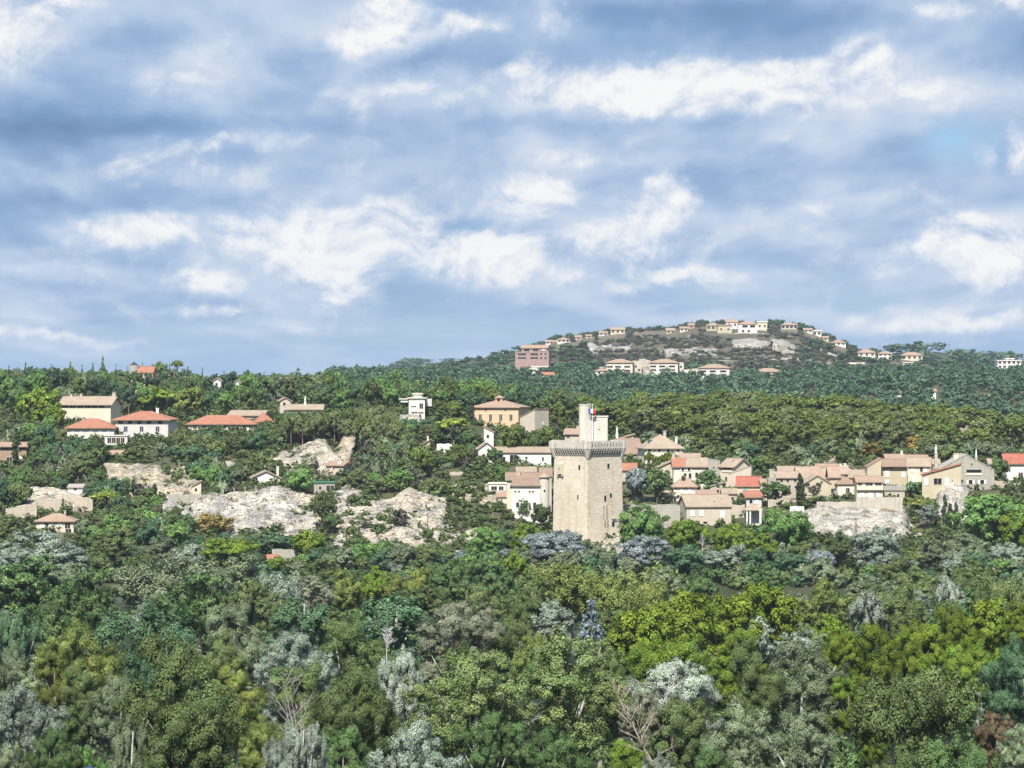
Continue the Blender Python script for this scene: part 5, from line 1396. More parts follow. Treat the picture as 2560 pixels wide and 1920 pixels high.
    for i in range(n):
        mi = 0 if i < 6 else 1 if i < 12 else 2
        m.f.append((i, i + 1, n + 2 + i, n + 1 + i)); m.mi.append(mi); m.f.append((o + n + 1 + i, o + n + 2 + i, o + i + 1, o + i)); m.mi.append(mi)
    f = m.build('flag', ['flag_blue', 'flag_white', 'flag_red'], None, (X(1470.5, yy), yy, Z(1027, yy))); tag(f, 'blue, white and red flag blowing from a pole on the tower', 'flag')


tower()
# --- village right of the tower
house('small tan house with bright red roof touching the tower edge', 1556, 1590, 1205, 1172, 1158, 985, 'tan_wall', 'tile_red', 'gx', 6, 0, [(.4, .6, .8, 1.0, 'dark'), (.6, .25, .8, 1.0, 'dark')])


def ivy_house():
    Y = 1012; k = Y / F
    root = house('large house covered in green ivy with broad tan hip roof', 1612, 1707, 1170, 1117, 1086, Y, 'warm_white', 'tile_tan', 'hip', 12, 8,
                 [(u, .84, .75, .9, 'open') for u in (.12, .38, .62, .88)] + [(u, .36, .8, 1.2, 'dark') for u in (.10, .27, .44, .60, .80)] + [(.3, .4, .9, 1.2, 'dark', 'l'), (.7, .4, .9, 1.2, 'dark', 'l')], .6,
                 chim=[(.62, .5, 2.6, 4.4, .8), (.95, .6, .5, 2.6, .6, None, 'white')])
    rng = np.random.default_rng(4); n = 5200; w = 95 * k; c, r = [], []
    while len(c) < 90:
        u, v = rng.uniform(-.5, .5), rng.uniform(-.04, .74)
        if v > .60 + .1 * math.sin(u * 9) or (u < -.42 and v < .4): continue
        if any(abs(u + .5 - q) < .05 and abs(v - .36) < .10 for q in (.10, .27, .44, .60, .80)): continue
        c.append((u * w, -.16, v * 53 * k)); r.append((.85, .18, .7))
    V, _, _ = leaves('bush', 1, 1, n, .22, rng, 8, np.array(c), np.array(r))
    V[:, 1] = np.minimum(V[:, 1], -.01)
    link('ivy', np_mesh('ivy', V, np.arange(len(V)).reshape(-1, 4)), root, 'leaf_plane')
    for x in (-.3, .18):
        m = MB(); z0 = 53 * k + .95; m.slab([(x * w - .9, 2.0, z0 + .25), (x * w + .9, 2.0, z0 + .25), (x * w + .9, 3.3, z0 + .95), (x * w - .9, 3.3, z0 + .95)], .2); m.build('skylight', 'glass', root)


ivy_house()
house('house with large dark brown roof between tower and ivy house', 1556, 1606, 1165, 1132, 1098, 1028, 'tan_wall', 'tile_brown', 'shed', 9, 6, [(.5, .6, .8, .9, 'dark')])
house('tan house behind the tower with pale roof and white pot chimney', 1524, 1584, 1120, 1103, 1085, 1048, 'ochre', 'tile_pink', 'sx', 8, 0, [(.7, .5, .8, .9, 'dark')], chim=[(.32, .4, .8, 2.1, .7, True, 'white')])
house('low house with tan roof left of the part red, part tan roof', 1643, 1682, 1186, 1168, 1150, 992, 'tan_wall', 'tile_tan', 'sx', 8, 0, [(.6, .4, .7, .8, 'dark')])
r_ = house('house with roof part orange red and part tan above the feathery pine', 1684, 1766, 1200, 1164, 1145, 984, 'warm_white', 'tile_tan', 'gx', 9, 0,
           [(.28, .74, .6, .9, 'open'), (.47, .74, .6, .9, 'open'), (.35, .3, .7, 1.3, 'dark'), (.5, .3, .7, 1.3, 'dark'), (.7, .35, .7, 1.3, 'dark')], .5, chim=[(.02, .5, 1.4, 3.2, .8), (.88, .3, .6, 1.6, .5, None, 'white')])
k_ = 984 / F; m = MB(); h_ = 36 * k_; d_ = 9; ri = 19 * k_; e_ = ri * .5 / 4.5
m.slab([(-41 * k_ - .5, -.52, h_ - e_ + .05), (-12 * k_, -.52, h_ - e_ + .05), (-6 * k_, 4.5, h_ + ri + .05), (-41 * k_ - .5, 4.5, h_ + ri + .05)], .1); m.build('new_tiles', 'tile_red', r_)
house('rough grey stone gable beside the part red roof', 1768, 1800, 1180, 1152, 1146, 990, 'grey_stone', 'grey_stone', 'sl', 6, 0, [(.5, .4, .5, .6, 'dark')], .05)
house('tall cream house turned sideways with covered balcony', 1801, 1834, 1212, 1164, 1146, 988, 'cream', 'tile_tan', 'gx', 6.6, -48,
      [(.5, .80, 3.6, 1.3, 'loggia'), (.45, .3, .9, 1.2, 'dark'), (.45, .62, .5, .8, 'dark', 'r')], .5, chim=[(.6, .3, .8, 1.5, .5)])
house('tan lower block with slanting top in front of the tall cream house', 1822, 1878, 1222, 1184, 1164, 980, 'tan_wall', 'tile_tan', 'sx', 5, -10, (), .06)
house('small house with orange red hip roof and one pair of white shutters', 1684, 1742, 1248, 1213, 1190, 964, 'warm_white', 'tile_pink', 'hip', 8, 0,
      [(.35, .62, .8, 1.5, 'closed'), (.68, .62, .8, 1.5, 'closed'), (.2, .2, .7, .7, 'dark')], .5)
house('long house with broad tan roof and big white shutters', 1716, 1829, 1330, 1264, 1238, 938, 'tan_wall', 'tile_tan', 'gx', 11, 9,
      [(.13, .72, 1.2, 1.5, 'closed'), (.33, .72, 1.2, 1.5, 'closed'), (.80, .68, 1.2, 1.8, 'closed'), (.80, .12, 1.0, 1.5, 'closed'), (.79, .92, .35, .3, 'dark')], .35)
house('cream house with red roof and one turquoise shutter', 1842, 1901, 1240, 1213, 1192, 968, 'yellow_wall', 'tile_crimson', 'gx', 8, -5, [(.36, .55, .9, 1.5, 'closed', 'f', 'shutter_turquoise'), (.94, .85, .7, .5, 'dark')], .35)
house('low house with bright red roof below the turquoise shutter', 1866, 1904, 1262, 1241, 1228, 954, 'pale_grey', 'tile_red', 'shed', 7, 0, [(.3, .4, .8, 1.0, 'dark'), (.7, .4, .9, 1.1, 'closed')], .5)


def pavilion():
    Y = 936; k = Y / F; root = empty('porch', (X(1884, Y), Y, Z(1320, Y))); tag(root, 'open tan-roofed porch on white posts among green trees', 'porch')
    h = 48 * k
    m = MB(); m.box(-2.0, 2.0, 2.6, 3.4, -3, h); m.build('wall', 'pale_grey', root)
    for x in (-1.75, -.9, 1.75):
        m = MB(); m.box(x - .2, x + .2, -.2, .2, -3, h); m.build('post', 'white', root)
    roof_parts('hip', 4.4, 3.6, h, 12 * k, .35).build('roof', 'tile_tan', root)
    for i, px in enumerate((1901, 1917, 1931)):
        r = tag(empty('gatepost', (X(px, Y - 1), Y - 1, tz(X(px, Y - 1), Y - 1))), 'white masonry post in the row beside the open porch', 'post', 'white posts beside the porch'); zt = Z(1272 + i * 4, Y - 1) - r.location.z
        m = MB(); m.box(-.28, .28, -.28, .28, -1, zt); m.build('pillar', 'white', r); m = MB(); m.box(-.36, .36, -.36, .36, zt + .002, zt + .2); m.build('cap', 'warm_white', r)
    keep(1860, 1935, 1258, 1300, Y)


pavilion()
house('cream stone house with two rows of small windows and a broad chimney', 1940, 1996, 1262, 1192, 1179, 960, 'old_stone', 'tile_tan', 'gx', 7, 0,
      [(.25, .86, .7, .7, 'dark'), (.52, .86, .7, .7, 'dark'), (.86, .86, .7, .7, 'dark'), (.3, .42, .5, .9, 'dark'), (.45, .42, .5, .9, 'dark'), (.6, .42, .5, .9, 'dark'), (.93, .42, .5, 1.0, 'dark')], .4)
house('grey end wall topped by a broad square chimney', 1921, 1940, 1250, 1197, 1190, 958, 'grey_stone', 'grey_stone', 'sx', 6, 0, (), .04, chim=[(.5, .3, .3, 2.4, 1.3)])
house('house with high tan roof in the middle of the village roofs', 1996, 2030, 1215, 1192, 1167, 978, 'old_stone', 'tile_tan', 'gx', 8, 4, [(.2, .8, .7, .7, 'dark'), (.8, .5, .8, .8, 'dark')], chim=[(.1, .5, 1.0, 2.4, .9)])
house('tan house with tall grey chimney behind the ivy-streaked gable', 2030, 2070, 1225, 1192, 1166, 972, 'old_stone', 'tile_pink', 'gx', 8, -4, [(.5, .6, .8, .8, 'dark')], chim=[(.75, .3, .6, 2.6, 1.5)])


def gable_ivy():
    Y = 950; k = Y / F
    root = house('tan gabled house streaked with dry ivy and an arched window', 2010, 2077, 1268, 1207, 1187, Y, 'ochre', 'tile_tan', 'gy', 8, 5,
                 [(.12, .93, 1.3, .9, 'dark'), (.70, .12, .35, .6, 'dark'), (.62, .7, .3, .3, 'dark'), (.98, .55, .8, .8, 'dark', 'r')], .35)
    f = MB(); cx, cz, r = 1.9, 25 * k, .75
    pts = [(cx - r, cz - 1.0)] + [(cx + r * math.cos(t), cz + .35 * math.sin(t)) for t in np.linspace(math.pi, 0, 9)] + [(cx + r, cz - 1.0)]
    f.add([(x, -.08, z) for x, z in pts] + [(x, .05, z) for x, z in pts], [tuple(range(len(pts) - 1, -1, -1))] + [(i, (i + 1) % len(pts), (i + 1) % len(pts) + len(pts), i + len(pts)) for i in range(len(pts))])
    w = f.build('arched_window', 'dark_opening', root); g = MB()
    for o in (-.4, 0, .4): g.box(cx + o - .04, cx + o + .04, -.115, -.082, cz - 1.0, cz + .25)
    g.box(cx - r, cx + r, -.119, -.117, cz - .45, cz - .38); g.build('glazing_bar', 'stone_frame', w)
    rng = np.random.default_rng(9); c = [((u - .5) * 67 * k, -.05, v * 61 * k) for u, v in rng.uniform((.02, .15), (.62, 1.0), (46, 2)) if v > .15 + u * .6]
    V, _, _ = leaves('bush', 1, 1, 1500, .17, rng, 6, np.array(c), np.array([(.7, .1, .6)] * len(c))); V[:, 1] = np.minimum(V[:, 1], -.01)
    link('ivy', np_mesh('dry_ivy', V, np.arange(len(V)).reshape(-1, 4)), root, 'leaf_scrub')


gable_ivy()
house('narrow house with mullioned windows right of the ivy-streaked gable', 2074, 2098, 1258, 1190, 1166, 956, 'ochre', 'tile_pink', 'gx', 8, 0,
      [(.2, .93, .5, .6, 'dark'), (.45, .93, .5, .6, 'dark'), (.7, .93, .5, .6, 'dark'), (.3, .45, .8, 1.3, 'glass'), (.6, .5, .5, .8, 'dark')])
house('house with tan roof and small dark attic openings in the village middle', 2098, 2120, 1250, 1182, 1164, 963, 'tan_wall', 'tile_tan', 'gx', 8, 0, [(.25, .93, .5, .6, 'dark'), (.55, .93, .5, .6, 'dark'), (.8, .93, .5, .6, 'dark')], chim=[(.3, .5, 1, 2.2, .6, None, 'white'), (.8, .5, 1, 2.3, .6, None, 'white')])
house('wide tan roof behind the village middle', 2116, 2166, 1205, 1185, 1160, 988, 'tan_wall', 'tile_tan', 'sl', 8, 0, [(.7, .7, 2.2, .5, 'dark')], chim=[(.9, .5, .2, 1.2, .9, None, 'tile_red')])
house('low white house with curved wall and reddish roof on the terrace', 2093, 2141, 1258, 1207, 1190, 955, 'warm_white', 'tile_brown', 'hip', 8, 12,
      [(.15, .55, .6, 2.2, 'closed'), (.55, .62, 1.0, 1.3, 'dark'), (.2, .25, .7, 1.6, 'closed')], .35)
house('pale house with three wide upper windows and three white shutters', 2142, 2207, 1260, 1203, 1191, 948, 'cream', 'tile_pink', 'gx', 8, 0,
      [(.12, .87, 1.0, .7, 'dark'), (.47, .87, 1.9, .75, 'glass'), (.83, .87, 1.7, .75, 'glass'), (.20, .36, 1.2, 2.1, 'closed'), (.52, .36, 1.2, 2.1, 'closed'), (.78, .36, 1.2, 2.1, 'closed'), (.68, .36, .6, 2.0, 'closed', 'f', 'shutter_grey')], .35)
m = MB(); m.box(-3.55, 3.55, -.75, -.003, 35 * 948 / F, 35 * 948 / F + .9); o = m.build('balcony', 'cream', bpy.data.objects['house.' + '%03d' % (max(int(o.name[6:] or 0) for o in bpy.data.objects if o.name.startswith('house.') and o.name[6:].isdigit()))])
house('ochre house wall with slanting top beside the umbrella pine', 2168, 2203, 1220, 1166, 1145, 972, 'ochre', 'tile_brown', 'sx', 8, 0, (), .12)
house('ochre house behind the umbrella pine with white shutters', 2205, 2268, 1222, 1162, 1148, 976, 'ochre', 'tile_brown', 'gx', 9, 0,
      [(.2, .62, 1.2, 1.6, 'closed'), (.2, .25, 1.2, 1.6, 'closed'), (.85, .6, 1.0, 1.6, 'closed'), (.3, .9, 1.8, .8, 'dark')], .9)
house('orange tan roof peeping over the village behind the umbrella pine', 2216, 2262, 1165, 1145, 1136, 996, 'pink_wall', 'tile_pink', 'gx', 7, 0, (), chim=[(.9, .5, .9, 1.8, .6, None, 'white')])
house('long orange tan roof at the back of the village', 2263, 2320, 1165, 1147, 1138, 998, 'tan_wall', 'tile_pink', 'gx', 7, 0, (), .4)
house('house with smooth tan roof and white shutters above the cliff', 2270, 2324, 1212, 1163, 1144, 968, 'cream', 'tile_tan', 'gx', 8, -8, [(.22, .78, .8, 1.2, 'closed'), (.62, .78, .7, 1.2, 'dark'), (.8, .78, .8, 1.3, 'closed'), (.3, .3, 1, 1.6, 'closed')], .4)
house('yellow house with long red lean-to roof and shaded porch opening', 2306, 2402, 1216, 1185, 1158, 957, 'ochre', 'tile_red', 'sx', 6, -6,
      [(.40, .40, 2.1, 1.7, 'dark'), (.64, .36, 1.1, 2.2, 'closed'), (.78, .45, .3, .3, 'dark'), (.1, .4, 1.0, 1.8, 'closed')], .45)
r_ = house('big rough grey stone house with wide loggia and tall chimneys', 2344, 2486, 1236, 1174, 1135, 967, 'grey_stone', 'tile_grey', 'gy', 12, 0,
           [(.64, .90, 4.2, 1.4, 'loggia'), (.58, .50, 1.0, 1.1, 'open'), (.785, .50, 1.0, 1.1, 'open'), (.60, 1.22, .5, .5, 'dark'), (.80, .2, .4, .5, 'dark')], .12,
           chim=[(.34, .2, 1.4, 4.2, 1.3, None, 'cream'), (-.01, .2, .2, 4.4, .8, True), (.72, .4, 1.6, 3.2, .6, True)])
house('white house with bright red roof at the picture edge', 2514, 2640, 1200, 1156, 1135, 985, 'white', 'tile_crimson', 'gx', 9, 0, [(.3, .3, 1.2, 1.2, 'glass'), (.6, .3, 1.2, 1.2, 'glass')], .5)
house('small pale house half hidden behind the grey stone house', 2472, 2492, 1185, 1158, 1147, 990, 'warm_white', 'tile_tan', 'gx', 6, 0, [(.5, .6, .7, .8, 'dark')], .3)

for a in [
 ('low pinkish lean-to roof between the feathery pine and the long tan roof', 1744, 1792, 1262, 1236, 1226, 958, 'tan_wall', 'tile_pink', 'shed'),
 ('grey tan shed roof behind the feathery pine', 1768, 1806, 1238, 1216, 1206, 972, 'old_stone', 'tile_grey', 'sx'),
 ('small stone house wedged below the tall sideways cream house', 1806, 1842, 1258, 1232, 1222, 962, 'old_stone', 'tile_tan', 'gx'),
 ('narrow cream house between the red roof and the broad chimney wall', 1902, 1924, 1256, 1206, 1198, 964, 'warm_white', 'tile_pink', 'gx'),
 ('low stone house at the tower side under the dark green tree', 1640, 1684, 1262, 1238, 1228, 962, 'old_stone', 'tile_tan', 'shed'),
 ('tan house with pale roof behind the part red roof', 1700, 1750, 1160, 1144, 1134, 1004, 'tan_wall', 'tile_tan', 'gx'),
 ('low tan roof behind the house with the broad chimney', 1946, 1994, 1190, 1176, 1166, 986, 'old_stone', 'tile_tan', 'gx'),
 ('tan roof stepping up behind the ivy-streaked gable', 2042, 2096, 1200, 1180, 1160, 984, 'old_stone', 'tile_pink', 'gx'),
 ('long low roof joining the village middle and the ochre slanted wall', 2120, 2170, 1215, 1192, 1176, 974, 'old_stone', 'tile_tan', 'shed'),
 ('small roof beside the grey stone house chimney', 2322, 2350, 1180, 1158, 1148, 980, 'old_stone', 'tile_tan', 'gx'),
 ('stone house front closing the terrace by the umbrella pine', 2206, 2262, 1250, 1226, 1216, 954, 'old_stone', 'tile_grey', 'flat'),
 ('low cream house under the white villa garden by the tower', 1292, 1340, 1196, 1178, 1168, 985, 'cream', 'tile_tan', 'gx'),
]: house(*a[:10], 6, 0, [(.3, .45, .6, .9, 'dark'), (.7, .45, .6, .9, 'dark')], .3)

# --- terrace walls
def retaining(label, l, r, top, base, Y, mat='wall_stone', th=1.2, batter=.08, name='retaining_wall', top2=None, yaw=0):
    w = (r - l) * Y / F; h = (base - top) * Y / F; h2 = h if top2 is None else (base - top2) * Y / F
    n = max(3, int(w / 1.0)); rr = random.Random(int(l * 7 + top)); b = batter * h
    root = MB(); xs = [-w / 2 + w * i / n for i in range(n + 1)]
    hs = [h + (h2 - h) * i / n + rr.uniform(-.18, .18) for i in range(n + 1)]
    V = []
    for x, hh in zip(xs, hs): V += [(x, -b, -4), (x, 0, hh), (x, th, hh + rr.uniform(-.1, .1)), (x, th, -4)]
    Fc = []
    for i in range(n):
        o = 4 * i
        for j in range(4): Fc.append((o + j, o + 4 + j, o + 4 + (j + 1) % 4, o + (j + 1) % 4))
    Fc += [(3, 2, 1, 0), (4 * n, 4 * n + 1, 4 * n + 2, 4 * n + 3)]
    root.add(V, [f[::-1] for f in Fc])
    o = root.build(name, mat, None, (X((l + r) / 2, Y), Y, Z(base, Y))); o.rotation_euler.z = math.radians(yaw); tag(o, label, 'wall')
    keep(l, r, top, base, Y)
    return o


retaining('tall stone terrace wall beneath the house with three white shutters', 2141, 2256, 1243, 1300, 940)
retaining('mottled stone terrace wall below the ivy-streaked gable', 2042, 2142, 1255, 1305, 942)
retaining('white garden wall by the stout cypress', 1975, 2010, 1266, 1282, 938, 'white', .6)
retaining('low stone wall with ruined top at the village end', 2484, 2570, 1200, 1235, 968, 'old_stone', .9, .05, 'ruined_wall', 1212)
retaining('long cream terrace wall behind the yellow house roof', 92, 162, 1248, 1285, 945, 'old_stone')
retaining('broad cream terrace wall beneath the thin cypress', 158, 232, 1236, 1284, 952, 'old_stone', 1.2, .08, 'retaining_wall', 1246)
retaining('sloping cream terrace wall nearest the picture edge', 14, 92, 1272, 1292, 930, 'old_stone', 1, .08, 'retaining_wall', 1255)
retaining('small grey garden wall with white end posts above the broken cliff', 420, 505, 1236, 1256, 962, 'grey_stone', .6)
retaining('long stone garden wall stepping below the small red roofs', 1742, 1862, 1262, 1285, 946, 'old_stone', .8)
retaining('stone wall carrying the garden beside the stout cypress', 1920, 2012, 1250, 1276, 950, 'old_stone', .8)
retaining('stone wall at the foot of the village by the blue grey tree', 1560, 1700, 1262, 1290, 935, 'grey_stone', .8)
retaining('pale river wall at the water edge near the picture border', 2440, 2600, 1419, 1440, 847, 'old_stone', .8); KEEP.pop()
retaining('pale garden walls in front of the pines below the orange villa', 1118, 1200, 1180, 1196, 992, 'old_stone', .6)
retaining('white wall strip above the pink-walled villa garden', 1092, 1130, 1110, 1122, 1040, 'white', .5)
retaining('low white wall on the cliff edge at the river bank', 680, 745, 1372, 1386, 870, 'grey_stone', .5)


def railing(label, pts, Y, h=.8, step=2.8, mat='old_stone', name='fence'):
    """posts joined by two thin rails along a cliff edge"""
    P3 = []
    for (a, b), (c, d) in zip(pts[:-1], pts[1:]):
        n = max(1, int(math.hypot((c - a), (d - b)) * Y / F / step))
        P3 += [(a + (c - a) * i / n, b + (d - b) * i / n) for i in range(n)]
    P3.append(pts[-1]); root = empty(name, (X(P3[0][0], Y), Y, Z(P3[0][1], Y))); tag(root, label, 'fence')
    q = [(X(px, Y) - root.location.x, 0, Z(py, Y) - root.location.z) for px, py in P3]
    for x, y, z in q:
        m = MB(); m.box(x - .1, x + .1, -.1, .1, z - 1.2, z + h); m.build('post', mat, root)
    m = MB()
    for f in (.5, .9): m.tube([(x, 0, z + h * f) for x, y, z in q], [.035] * len(q), 5)
    m.build('rail', 'iron', root)


railing('fence of pale posts along the yellow layered rock edge', [(448, 1162), (515, 1164)], 1014)
railing('fence of pale posts along the tilted rock slab edge', [(570, 1166), (652, 1152), (735, 1124), (790, 1108)], 1016)
railing('railing with pale posts on the white broken cliff top', [(558, 1230), (640, 1222), (700, 1222)], 947)


def signpost(label, px, base, top, Y):
    z0 = Z(base, Y); r = empty('lamp_post', (X(px, Y), Y, z0)); tag(r, label, 'lamp post'); h = (base - top) * Y / F
    m = MB(); m.cyl(0, 0, .09, -1.5, h, 8, .06); m.build('pole', 'iron', r); m = MB(); m.box(-.45, .25, -.1, .1, h + .002, h + .22); m.build('lamp', 'iron', r)


signpost('dark lamp post standing on the big cream cliff', 1069, 1306, 1286, 922)
signpost('dark drain pipe like post on the white village cliff', 2140, 1325, 1298, 916)

# --- the far hill
FH = 'houses on the far hilltop'


def far(label, l, r, base, eave, ridge, wall='white', roof='tile_pink', kind='gx', Y=3110, depth=11, yaw=0, auto=(3, 1, 1.6, 1.6, 'dark'), wins=(), oh=.6):
    if Y > 2700: Y = min(3125, Yat((l + r) / 2, base - .5, 2560, 3160))
    return house(label, l, r, base, eave, ridge, Y, wall, roof, kind, depth, yaw, wins, oh, 'house', 'house', auto=auto, sink=9, th=.5, gutter=False)


ap = [(u, v, 4.2, 1.7, 'loggia') for u in (.13, .45, .80) for v in (.22, .55, .86)]
house('white apartment block with red roof, nearest the pink building', 1516, 1581, 934, 905, 897, 2400, 'white', 'tile_pink', 'hip', 14, -6, ap, .8, 'apartment_block', 'apartment block', sink=8, gutter=False, th=.5)
house('small white annex with red roof at the foot of the first apartment block', 1488, 1520, 938, 926, 920, 2390, 'white', 'tile_pink', 'hip', 9, 0, [(.3, .5, 1.6, 1.5, 'dark')], .6, sink=8, gutter=False)
house('tan stone wing joined to the first apartment block', 1583, 1604, 934, 904, 902, 2404, 'tan_wall', 'warm_white', 'flat', 10, 0, [(.3, .6, 1.4, 1.6, 'dark'), (.7, .3, 1.4, 1.6, 'dark')], .2, 'annex', 'building', sink=8)
house('white apartment block with red roof in the middle of the three', 1624, 1694, 932, 905, 897, 2400, 'white', 'tile_pink', 'hip', 14, -6, ap, .8, 'apartment_block', 'apartment block', sink=8, gutter=False, th=.5)
house('tan wing joined to the middle apartment block', 1696, 1709, 930, 908, 906, 2404, 'warm_white', 'warm_white', 'flat', 9, 0, [(.5, .6, 1.4, 1.6, 'dark')], .2, 'annex', 'building', sink=8)
house('white apartment block with red roof, lowest and farthest from the pink building', 1748, 1823, 944, 918, 910, 2350, 'white', 'tile_pink', 'hip', 14, -5, ap, .8, 'apartment_block', 'apartment block', sink=8, gutter=False, th=.5)
house('low cream annex beside the lowest apartment block', 1708, 1746, 940, 924, 921, 2362, 'warm_white', 'warm_white', 'sx', 9, 0, (), .2, 'annex', 'building', sink=8)
house('long low house with pale red roof right of the apartment blocks', 1888, 1956, 940, 928, 920, 2380, 'warm_white', 'tile_pink', 'hip', 12, 0, [(.3, .5, 1.6, 1.4, 'dark'), (.7, .5, 1.6, 1.4, 'dark')], .7, sink=8, gutter=False)
house('large pinkish brick building with dark balcony bands on the hill flank', 1288, 1356, 902, 882, 879, 2560, 'pink_villa', 'pink_villa', 'flat', 13, -10, [(.25, .35, 6, 1.3, 'dark'), (.25, .8, 6, 1.3, 'dark'), (.72, .35, 6.5, 1.3, 'dark'), (.72, .8, 6.5, 1.3, 'dark')], .3, 'apartment_block', 'building', sink=9)
house('upper storey of the pinkish building with pale awnings and red roof', 1304, 1368, 882, 869, 862, 2570, 'pink_villa', 'tile_pink', 'gx', 12, -10, [(.2, .5, 4, 1.8, 'dark'), (.55, .5, 4, 1.8, 'dark'), (.85, .5, 3, 1.8, 'closed')], .8, 'apartment_block', 'building', sink=4, gutter=False)
house('tall right end of the pinkish building', 1345, 1372, 912, 878, 876, 2556, 'pink_villa', 'pink_villa', 'flat', 11, -10, [(.3, .8, 1.5, 1.8, 'dark'), (.7, .8, 1.5, 1.8, 'dark'), (.3, .5, 1.5, 1.8, 'dark'), (.7, .5, 1.5, 1.8, 'dark')], .2, 'apartment_block', 'building', sink=9)
for _q in ((1828, 1930, 844, 870, yh(1880, 850) + 4), (1928, 1990, 845, 884, yh(1960, 852) + 4)): keep(*_q)
house('tiny red-roofed house among trees under the pinkish building', 1354, 1385, 944, 936, 930, 2320, 'yellow_wall', 'tile_red', 'gx', 8, 0, (), .5, sink=6, gutter=False)
house('white low walls on the slope under the pinkish building', 1324, 1372, 926, 918, 915, 2440, 'warm_white', 'warm_white', 'flat', 5, 0, [(.7, .5, 1.4, 1.2, 'dark')], .2, 'garden_wall', 'wall', sink=6)
far('white house stepping down the ridge nearest the pinkish building', 1364, 1394, 860, 854, 850)
far('white house with grey red roof on the ridge above the pinkish building', 1394, 1424, 858, 848, 843, kind='hip')
far('small tan house on the ridge beside a bush', 1438, 1454, 850, 842, 838, 'tan_wall', auto=(1, 1, 1.5, 1.5, 'dark'))
far('tiny white house sinking behind the ridge', 1465, 1479, 846, 839, 836, auto=(1, 1, 1.5, 1.5, 'dark'))
far('low white house attached to the cream ridge house', 1498, 1519, 840, 832, 828, auto=(2, 1, 1.5, 1.5, 'dark'))
far('cream yellow house with tall block on the ridge', 1527, 1562, 836, 823, 818, 'yellow_wall', 'tile_tan', auto=(3, 1, 1.8, 2.2, 'dark'))
far('small ochre house left of the summit trees', 1666, 1687, 834, 825, 820, 'ochre', 'tile_tan', auto=(2, 1, 1.5, 1.6, 'dark'))
far('low pinkish house climbing to the summit', 1700, 1720, 830, 820, 816, 'warm_white', auto=(2, 1, 1.5, 1.5, 'dark'))
far('small house with red roof just before the summit trees', 1721, 1736, 822, 812, 808, 'pink_wall', auto=(1, 1, 1.6, 1.6, 'dark'))
far('large ochre house on the summit, the one with arcades', 1766, 1800, 828, 812, 806, 'ochre', 'tile_tan', kind='hip', Y=3080, auto=(3, 1, 2.2, 2.0, 'dark'))
far('golden ochre block in front of the summit houses', 1794, 1830, 834, 814, 811, 'ochre', 'tile_tan', kind='flat', Y=3060, auto=(2, 1, 1.6, 1.6, 'dark'))
far('white house with stepped red roof topping the skyline', 1815, 1845, 822, 804, 798, auto=(2, 1, 1.6, 2.0, 'dark'))
far('white summit house with dark reddish loggias', 1846, 1893, 832, 809, 803, kind='hip', Y=3070, auto=None, wins=[(.35, .66, 4.5, 2.4, 'loggia'), (.75, .66, 4.5, 2.4, 'loggia'), (.25, .2, 2, 2, 'dark'), (.55, .2, 2, 2, 'dark')])
far('cream square house right of the white summit house', 1893, 1918, 826, 806, 803, 'cream', 'warm_white', kind='flat', auto=(2, 1, 1.6, 2.0, 'dark'))
far('pavilion-like house with pillared upper floor on the ridge', 1953, 1994, 824, 811, 806, 'tan_wall', 'tile_tan', kind='hip', auto=(4, 1, 2.4, 2.4, 'dark'))
far('low white house where the ridge starts to fall', 2010, 2031, 834, 824, 820, auto=(2, 1, 1.5, 1.5, 'dark'))
far('white flat house with dark openings on the falling ridge', 2032, 2053, 840, 828, 825, 'white', 'warm_white', kind='flat', auto=(2, 1, 2.2, 2.0, 'dark'))
far('tiny cream house on the falling ridge', 2057, 2071, 852, 844, 840, 'warm_white', auto=(1, 1, 1.5, 1.5, 'dark'))
far('bright white house alone on the shoulder of the hill', 2079, 2114, 866, 855, 849, kind='hip', auto=(3, 1, 1.6, 1.6, 'dark'))
far('cream house with red roof on the lower shoulder', 2146, 2188, 894, 880, 872, 'warm_white', kind='hip', Y=3000, auto=(3, 1, 1.8, 1.8, 'dark'))
far('white house with balconies on the lower shoulder', 2196, 2230, 900, 883, 877, Y=2980, kind='hip', auto=(3, 2, 2.0, 1.6, 'dark'))
far('wide cream house with red roof and terraces on the lower shoulder', 2254, 2306, 902, 887, 880, 'cream', Y=2980, kind='hip', auto=(4, 1, 2.0, 2.0, 'dark'))
far('white cubic house below the cream terraced one', 2258, 2282, 917, 907, 905, Y=2800, roof='warm_white', kind='flat', auto=(2, 1, 1.6, 1.6, 'dark'))
far('low white wall-like house on the hill foot', 2125, 2160, 920, 910, 906, Y=2760, roof='warm_white', kind='flat', wall='warm_white', auto=(2, 1, 1.5, 1.2, 'dark'))
far('white modern block of flats at the far end of the ridge', 2494, 2552, 922, 902, 900, Y=2620, roof='white', kind='flat', depth=14, auto=(5, 2, 2.0, 1.6, 'dark'))
far('small white penthouse on the far white block', 2516, 2535, 904, 897, 895, Y=2625, roof='white', kind='flat', auto=(1, 1, 1.6, 1.2, 'dark'))
far('white house half sunk in the blue green forest', 2166, 2204, 956, 947, 941, Y=2330, wall='warm_white', depth=9, auto=(2, 1, 1.2, 1.3, 'dark'))
far('pale roof in the forest left of the half sunk white house', 2131, 2153, 951, 946, 941, Y=2370, wall='warm_white', roof='tile_tan', depth=8, auto=(1, 1, 1.2, 1.0, 'dark'))
far('narrow white house tower in the forest', 2316, 2328, 952, 940, 934, Y=2360, depth=7, auto=(1, 1, 1.2, 1.4, 'dark'))
far('white house corner above the forest trees near the pine wood', 2326, 2340, 988, 976, 972, Y=1990, depth=7, auto=(1, 1, 1.0, 1.2, 'dark'))
far('small pale house between pine wood and forest', 2236, 2252, 990, 982, 977, Y=1960, wall='warm_white', depth=7, auto=(1, 1, 1.0, 1.0, 'dark'))
